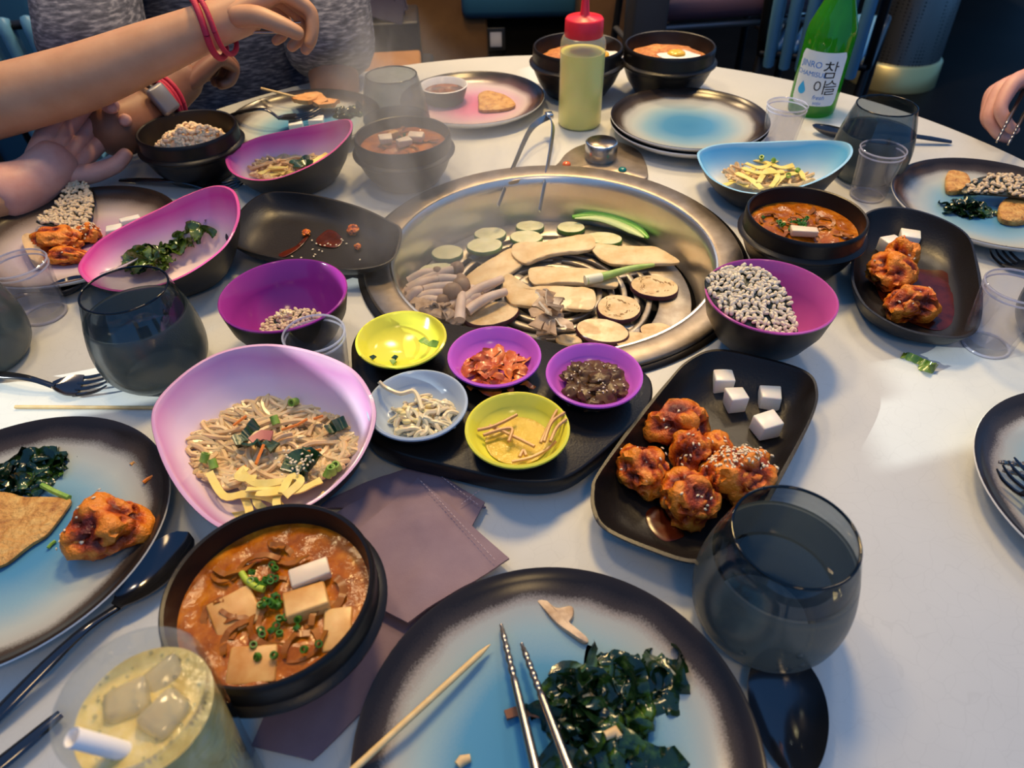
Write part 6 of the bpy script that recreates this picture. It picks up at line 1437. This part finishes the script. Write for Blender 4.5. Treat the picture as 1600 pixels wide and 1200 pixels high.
hcC = hand_chains(wC.lerp(pC, .1), cupd, V((.6, -.7, .35)), 1, [(.75, .9, .6), (.85, .9, .6), (.9, .95, .6), (.95, .95, .6)], .95, .14, .5)
skin_obj('resting_hand', rel([line([(elC.lerp(wC, .5), .0405), (elC.lerp(wC, .75), .0365), (wC, .0305), (wC.lerp(pC, .4), .03), (wC.lerp(pC, .75), .026)])] + hcC, o0), skin_pink, pb)  # pinker skin than the arm: sun-and-shade difference put into the colour
navy = pm('navy_fabric', (.018, .022, .04), .85, bmp=(400, .4, .001))
slC = elC.lerp(wC, .68)
skin_obj('navy_top', rel([([(Bp(0, -.04, -.35), (.14, .17)), (Bp(0, -.02, -.12), (.12, .15)), (Bp(0, 0, .08), (.12, .155)), (Bp(0, -.01, .22), (.11, .14)), (Bp(0, 0, .29), .07), (shLB, .075), (shLB.lerp(elB, .35), .068), (shRB, .072), (shRB.lerp(elC, .5), .062), (elC, .056), (slC, .05)],
          [(0, 1), (1, 2), (2, 3), (3, 4), (3, 5), (5, 6), (3, 7), (7, 8), (8, 9), (9, 10)])], o0), navy, pb)
skin_obj('trousers', rel([([(Bp(0, -.06, -.34), .14), (Bp(.1, .02, -.37), .1), (Bp(.12, .34, -.36), .085), (Bp(.12, .38, -.68), .06), (Bp(-.1, .02, -.37), .1), (Bp(-.12, .34, -.36), .085), (Bp(-.12, .38, -.68), .06)], [(0, 1), (1, 2), (2, 3), (0, 4), (4, 5), (5, 6)])], o0), pants, pb)
hd = bpy.data.objects.new('head', None); COL.objects.link(hd); hd.parent = pb; hd.location = -o0
add_head(hd, Bp(0, .05, .48), fB + V((0, 0, -.25)), skin_tan, hair_m, .16)
axB = wrB - midB
band(pb, wrB - o0 + axB * .0, axB, .034, .0038, red_cord, 'red_bracelet', wob=.004)
band(pb, wrB - o0 + axB.normalized() * .01, axB + V((0, 0, .02)), .034, .003, red_cord, 'red_bracelet', wob=.005)
# her chopsticks
chopstick((-0.3301,0.8936,0.1699), (-0.2438,0.9063,0.169), 'upper steel chopstick held in the reaching hand', None, .0014, .0022)
chopstick((-0.3297,0.8841,0.1669), (-0.2425,0.8937,0.1626), 'lower steel chopstick held in the reaching hand', None, .0014, .0022)

# person cut by the right edge
pd = food('person', 'person at the frame edge, only a hand holding chopsticks showing', 'person', (1.25, 1.12, -.75))
o0 = pd.location.copy(); wD = V((0.7664,0.9851,0.0773)); kD = V((0.7019,0.9682,0.0589))
cD = V((1.2, 1.08, 0)); fD = V((-.85, -.3, 0)).normalized(); lD = V((-fD.y, fD.x, 0))
def Dp(l, f, z): return cD + lD * l + fD * f + V((0, 0, z))
elD = Dp(-.22, .16, .02); shD = Dp(-.18, 0, .26); shD2 = Dp(.18, 0, .26); elD2 = Dp(.24, .08, .0)
ch = [([(Dp(0, -.05, -.33), .12), (Dp(0, -.03, -.1), .11), (Dp(0, 0, .1), .12), (Dp(0, -.01, .24), .09), (Dp(0, .01, .33), .05), (Dp(0, .03, .4), .05), (shD, .055), (shD.lerp(elD, .5), .046), (elD, .04), (elD.lerp(wD, .5), .037), (wD, .027), (wD.lerp(kD, .5), .027), (shD2, .055), (elD2, .042), (Dp(.12, .22, -.1), .03)],
       [(0, 1), (1, 2), (2, 3), (3, 4), (4, 5), (3, 6), (6, 7), (7, 8), (8, 9), (9, 10), (10, 11), (3, 12), (12, 13), (13, 14)])]
ch += hand_chains(wD.lerp(kD, .25), kD - wD, (-.2, -.6, -.75), 1, [(.7, 1.0, .5), (.8, 1.0, .6), (.9, 1.1, .6), (1.0, 1.1, .6)], .95, .05, .6)
skin_obj('body', rel(ch, o0), skin_pink, pd)
skin_obj('dark_top', rel([([(Dp(0, -.04, -.35), (.16, .13)), (Dp(0, 0, .06), (.16, .13)), (Dp(0, -.01, .22), (.14, .11)), (Dp(0, 0, .29), .075), (shD, .078), (shD.lerp(elD, .6), .07), (shD2, .078), (shD2.lerp(elD2, .6), .07)], [(0, 1), (1, 2), (2, 3), (2, 4), (4, 5), (2, 6), (6, 7)])], o0), pants, pd)
skin_obj('trousers', rel([([(Dp(0, -.06, -.34), .14), (Dp(.1, .02, -.37), .1), (Dp(.12, .34, -.36), .085), (Dp(.12, .38, -.68), .06), (Dp(-.1, .02, -.37), .1), (Dp(-.12, .34, -.36), .085), (Dp(-.12, .38, -.68), .06)], [(0, 1), (1, 2), (2, 3), (0, 4), (4, 5), (5, 6)])], o0), pants, pd)
hd = bpy.data.objects.new('head', None); COL.objects.link(hd); hd.parent = pd; hd.location = -o0
add_head(hd, Dp(0, .05, .5), fD + V((0, 0, -.3)), skin_pink, hair_m, .05)
chopstick((0.6203,0.8466,0.0303), (0.7217,0.9782,0.0551), 'left steel chopstick held by the hand at the frame edge')
chopstick((0.6348,0.8443,0.0277), (0.7357,0.972,0.0483), 'right steel chopstick held by the hand at the frame edge')

# ---------------------------------------------------------------- room behind the table
frame_m = pm('black_frame', (.02, .02, .022), .35, .6); frame_l = pm('grey_frame', (.16, .16, .17), .35, .7)
def box_thing(name, label, cat, c, s, m, rz=0, bev=.01, part='body'):
    t = food(name, label, cat, (c[0], c[1], c[2] - s[2] / 2)); t.rotation_euler = (0, 0, rz)
    mb = MB(); boxm(mb, (0, 0, s[2] / 2), s, 0, bev); mb.build(part, m, t); return t
def at_floor(p, h): return (p[0], p[1], -.75 + h / 2)
f_ = (-0.2427,2.9,-0.3803)
wp = box_thing('wood_partition', 'dark wooden partition with an orange face painted as lit behind the pink plate', 'partition', (f_[0], 2.95, -.05), (.36, .5, 1.4), dark_wood)
mb = MB(); boxm(mb, (-.02, -.251, 1.05), (.3, .02, .5), 0, .004); mb.build('painted_lit_panel', wood, wp)  # orange wood colour stands in for warm light on the partition
p_ = (-0.3013,1.95,-0.1264)
cb = box_thing('napkin_caddy', 'black caddy box stuffed with dark napkins and wrapped cutlery', 'caddy', (p_[0], 1.95, p_[2] - .03), (.16, .16, .13), black_shell, .1, .006)
random.seed(9)
dn = pm('dark_napkin', (.035, .03, .06), .8)
for k in range(7):
    mb = MB(); x = random.uniform(-.05, .06); l = [(x + random.uniform(-.02, .02), -.05 + .015 * k, .12), (x, -.05 + .015 * k, .15), (x + random.uniform(-.05, .05), -.06 + .015 * k, .165), (x + random.uniform(-.06, .06), -.075 + .015 * k, .145)]
    ribbon(mb, spline(l, 4), .045, .003, normals=[(0, -1, .3)] * 13, wave=.01, seed=k); mb.build('napkin', dn, cb)
for x in (-.06, -.045):
    mb = MB(); boxm(mb, (x, -.05, .155), (.011, .006, .06), .2, .002); mb.build('wrapped_cutlery', white_china, cb)
box_thing('service_stand', 'black service stand below the napkin caddy', 'stand', (p_[0], 1.97, (p_[2] - .095 - .75) / 2), (.2, .2, .75 + p_[2] - .097), pm('stand_black', (.012, .012, .012), .5))
f_ = (-0.3065,1.55,-0.0973)
st_ = food('wooden_stool', 'light wooden stool behind the grey shirt sleeve', 'stool', (f_[0] + .02, 1.6, -.75))
zt = f_[2] + .75 - .02
mb = MB(); boxm(mb, (0, 0, zt - .015), (.2, .28, .03), .1, .006); mb.build('seat', wood, st_)
for x in (-1, 1):
    for y in (-1, 1): mb = MB(); tube(mb, [(x * .07, y * .1, zt - .02), (x * .085, y * .12, 0)], .014, 8); mb.build('leg', wood, st_)
b_ = (0.0268,2.7,-0.2784)
bs = food('booth_bench', 'booth bench with a blue seat and a socket on its dark base', 'bench', (b_[0] + .03, 2.95, -.75))
zt = b_[2] + .75 + .1
mb = MB(); boxm(mb, (0, 0, zt - .06), (.42, .55, .14), 0, .03); mb.build('seat_cushion', blue_vinyl, bs)
mb = MB(); boxm(mb, (0, .02, (zt - .13) / 2), (.4, .5, zt - .13), 0, .01); mb.build('base', wall_dark, bs)
mb = MB(); boxm(mb, (-.09, -.236, zt - .2), (.07, .012, .08), 0, .004); so_ = mb.build('socket_plate', pm('socket_black', (.02, .02, .02), .4), bs)
mb = MB(); boxm(mb, (-.09, -.243, zt - .2), (.042, .006, .05), 0, .002); mb.build('socket_face', pm('socket_grey', (.4, .4, .45), .5), so_)
p_ = (0.3558,1.95,-0.131)
box_thing('steel_post', 'dark square post rising behind the stone bowls', 'post', (p_[0] - .02, 1.8, -.1), (.085, .085, 1.3), pm('post_grey', (.05, .05, .055), .4, .5), .1, .008)
box_thing('wood_counter', 'brown wooden counter side left of the dark post', 'counter', ((0.298,2.5,-0.242)[0] + .1, 2.62, -.2), (.3, .24, 1.1), dark_wood)
# plum chair
def chair(loc, rz, label, seat_m):
    t = food('dining_chair', label, 'chair', loc); t.rotation_euler = (0, 0, rz)
    mb = MB(); boxm(mb, (0, 0, .45), (.44, .44, .07), 0, .025); mb.build('seat', seat_m, t)
    mb = MB(); boxm(mb, (0, .2, .72), (.42, .06, .3), 0, .025, rx=.15); mb.build('backrest', seat_m, t)
    for x in (-.2, .2):
        for y in (-.18, .18): mb = MB(); tube(mb, [(x, y, .42), (x * 1.12, y * 1.15, 0)], .011, 8); mb.build('leg', frame_m, t)
        mb = MB(); tube(mb, [(x, .2, .4), (x, .21, .6), (x, .24, .86)], .01, 8); mb.build('back_post', frame_m, t)
        mb = MB(); tube(mb, [(x * 1.04, -.19, .3), (x * 1.04, .19, .3)], .008, 8); mb.build('stretcher', frame_l, t)
    for y in (-.19, .19): mb = MB(); tube(mb, [(-.205, y, .4), (.205, y, .4)], .01, 8); mb.build('seat_rail', frame_l, t)
    return t
p_ = (0.565,2.0,-0.1487)
chair((p_[0] + .0, 2.1, -.75 + (p_[2] + .75 - .37)), .15, 'plum padded chair on a black frame behind the stone bowl', plum_vinyl)
def cord_chair(loc, rz, label, n=9, w=.4):
    t = food('cord_chair', label, 'chair', loc); t.rotation_euler = (0, 0, rz)
    for k in range(n):
        x = -w / 2 + w * k / (n - 1)
        mb = MB(); tube(mb, spline([(x, -.2, .43), (x, .0, .42), (x, .17, .43), (x, .21, .5), (x, .24, .68), (x, .255, .82), (x, .27, .84), (x, .28, .82), (x, .255, .6), (x, .2, .4)], 4), .014, 8); mb.build('cord_strand', blue_cord, t)
    for x in (-w / 2 - .03, w / 2 + .03):
        mb = MB(); tube(mb, spline([(x, -.22, 0), (x, -.21, .4), (x, -.15, .425), (x, .17, .42), (x, .25, .8), (x, .26, .84)], 5), .011, 8); mb.build('side_frame', frame_m, t)
        mb = MB(); tube(mb, [(x, .16, .42), (x, .28, 0)], .011, 8); mb.build('leg', frame_m, t)
    for y, z in ((-.21, .42), (.262, .835), (.18, .42)):
        mb = MB(); tube(mb, [(-w / 2 - .03, y, z), (w / 2 + .03, y, z)], .01, 8); mb.build('cross_rail', frame_m, t)
    return t
p_ = (0.6634,1.75,-0.1098)
cc = cord_chair((p_[0] + .2, 2.0, p_[2] - .5), -.5 + PI, 'blue cord chair behind the green bottle', 6, .2)
p_ = (-1.1164,1.75,-0.0763)
cord_chair((p_[0] + .02, 2.0, p_[2] - .8), PI + .25, 'blue cord chair at the upper left behind the reaching arm', 7, .3)
p_ = (-1.5444,2.6,-0.2339)
box_thing('wood_partition', 'orange wooden panel at the upper left corner', 'partition', (p_[0] + .15, 2.75, -.1), (.5, .1, 1.2), wood)
p_ = (-1.5201,2.4,-0.1735)
box_thing('booth_bench', 'dark blue booth seat at the upper left corner', 'bench', (p_[0] - .05, 2.45, -.3), (.36, .3, .98), blue_vinyl, 0, .04, 'seat_cushion')
# steel pillar with brass foot
fp = (1.7725,3.1658,-0.75)
pl = food('pedestal_column', 'perforated steel column with a brass foot behind the tumbler', 'column', (fp[0], fp[1] + .12, -.75))
perf, nt, b = nmat('perforated_steel')
b.inputs['Metallic'].default_value = 1.0; b.inputs['Roughness'].default_value = 0.3
uvn = nt.nodes.new('ShaderNodeTexVoronoi'); uvn.inputs['Scale'].default_value = 70; uvn.inputs['Randomness'].default_value = 0.0; lnk(nt, objco(nt), uvn.inputs['Vector'])
lnk(nt, ramp(nt, uvn.outputs['Distance'], [(0.18, (.02, .02, .022)), (0.3, (.46, .44, .41))]), b.inputs['Base Color'])
mb = MB(); lathe(mb, [(.172, .105), (.12, 1.6)], 64); mb.build('column_body', perf, pl)
mb = MB(); lathe(mb, [(0, 0), (.19, 0), (.186, .1), (.175, .11), (.168, .11)], 64); mb.build('brass_foot', pm('brass', (.56, .46, .2), .35, .85), pl)
# ---------------------------------------------------------------- steam over the grill and the pot
def steam(name, label, c, s, dens, sd):
    m = bpy.data.materials.new(name); m.use_nodes = True; nt = m.node_tree
    nt.nodes.remove(nt.nodes['Principled BSDF'])
    pv = nt.nodes.new('ShaderNodeVolumePrincipled'); pv.inputs['Color'].default_value = (.95, .95, .95, 1); pv.inputs['Anisotropy'].default_value = 0.2
    co = objco(nt)
    ln = nt.nodes.new('ShaderNodeVectorMath'); ln.operation = 'LENGTH'; lnk(nt, co, ln.inputs[0])
    fall = nt.nodes.new('ShaderNodeMapRange'); fall.inputs[1].default_value = 1.0; fall.inputs[2].default_value = 0.1; fall.interpolation_type = 'SMOOTHSTEP'
    lnk(nt, ln.outputs['Value'], fall.inputs[0])
    mp = nt.nodes.new('ShaderNodeMapping'); mp.inputs['Scale'].default_value = (1.6, 1.6, 1.0); mp.inputs['Location'].default_value = (sd, 0, 0); lnk(nt, co, mp.inputs[0])
    t = nt.nodes.new('ShaderNodeTexNoise'); t.inputs['Scale'].default_value = 1.3; t.inputs['Detail'].default_value = 3; t.inputs['Distortion'].default_value = 1.2; lnk(nt, mp.outputs[0], t.inputs['Vector'])
    nr = nt.nodes.new('ShaderNodeMapRange'); nr.inputs[1].default_value = 0.38; nr.inputs[2].default_value = 0.7; lnk(nt, t.outputs['Fac'], nr.inputs[0])
    mu = nt.nodes.new('ShaderNodeMath'); mu.operation = 'MULTIPLY'; lnk(nt, fall.outputs[0], mu.inputs[0]); lnk(nt, nr.outputs[0], mu.inputs[1])
    m2 = nt.nodes.new('ShaderNodeMath'); m2.operation = 'MULTIPLY'; m2.inputs[1].default_value = dens; lnk(nt, mu.outputs[0], m2.inputs[0])
    lnk(nt, m2.outputs[0], pv.inputs['Density']); lnk(nt, pv.outputs[0], nt.nodes['Material Output'].inputs['Volume'])
    mb = MB(); blob(mb, (0, 0, 0), 1.0, 0, 0, 1, 3)
    o = mb.build(name, m, None, c); o.scale = s
    return tag(o, label, 'steam', kind='stuff')
steam('steam', 'pale steam drifting over the left half of the grill', (-.07, .66, .07), (.15, .2, .15), 9.0, 0.0)
steam('steam', 'pale steam rising around the stone pot and the smoky tumbler', (-.14, .86, .09), (.11, .13, .12), 13.0, 3.0)
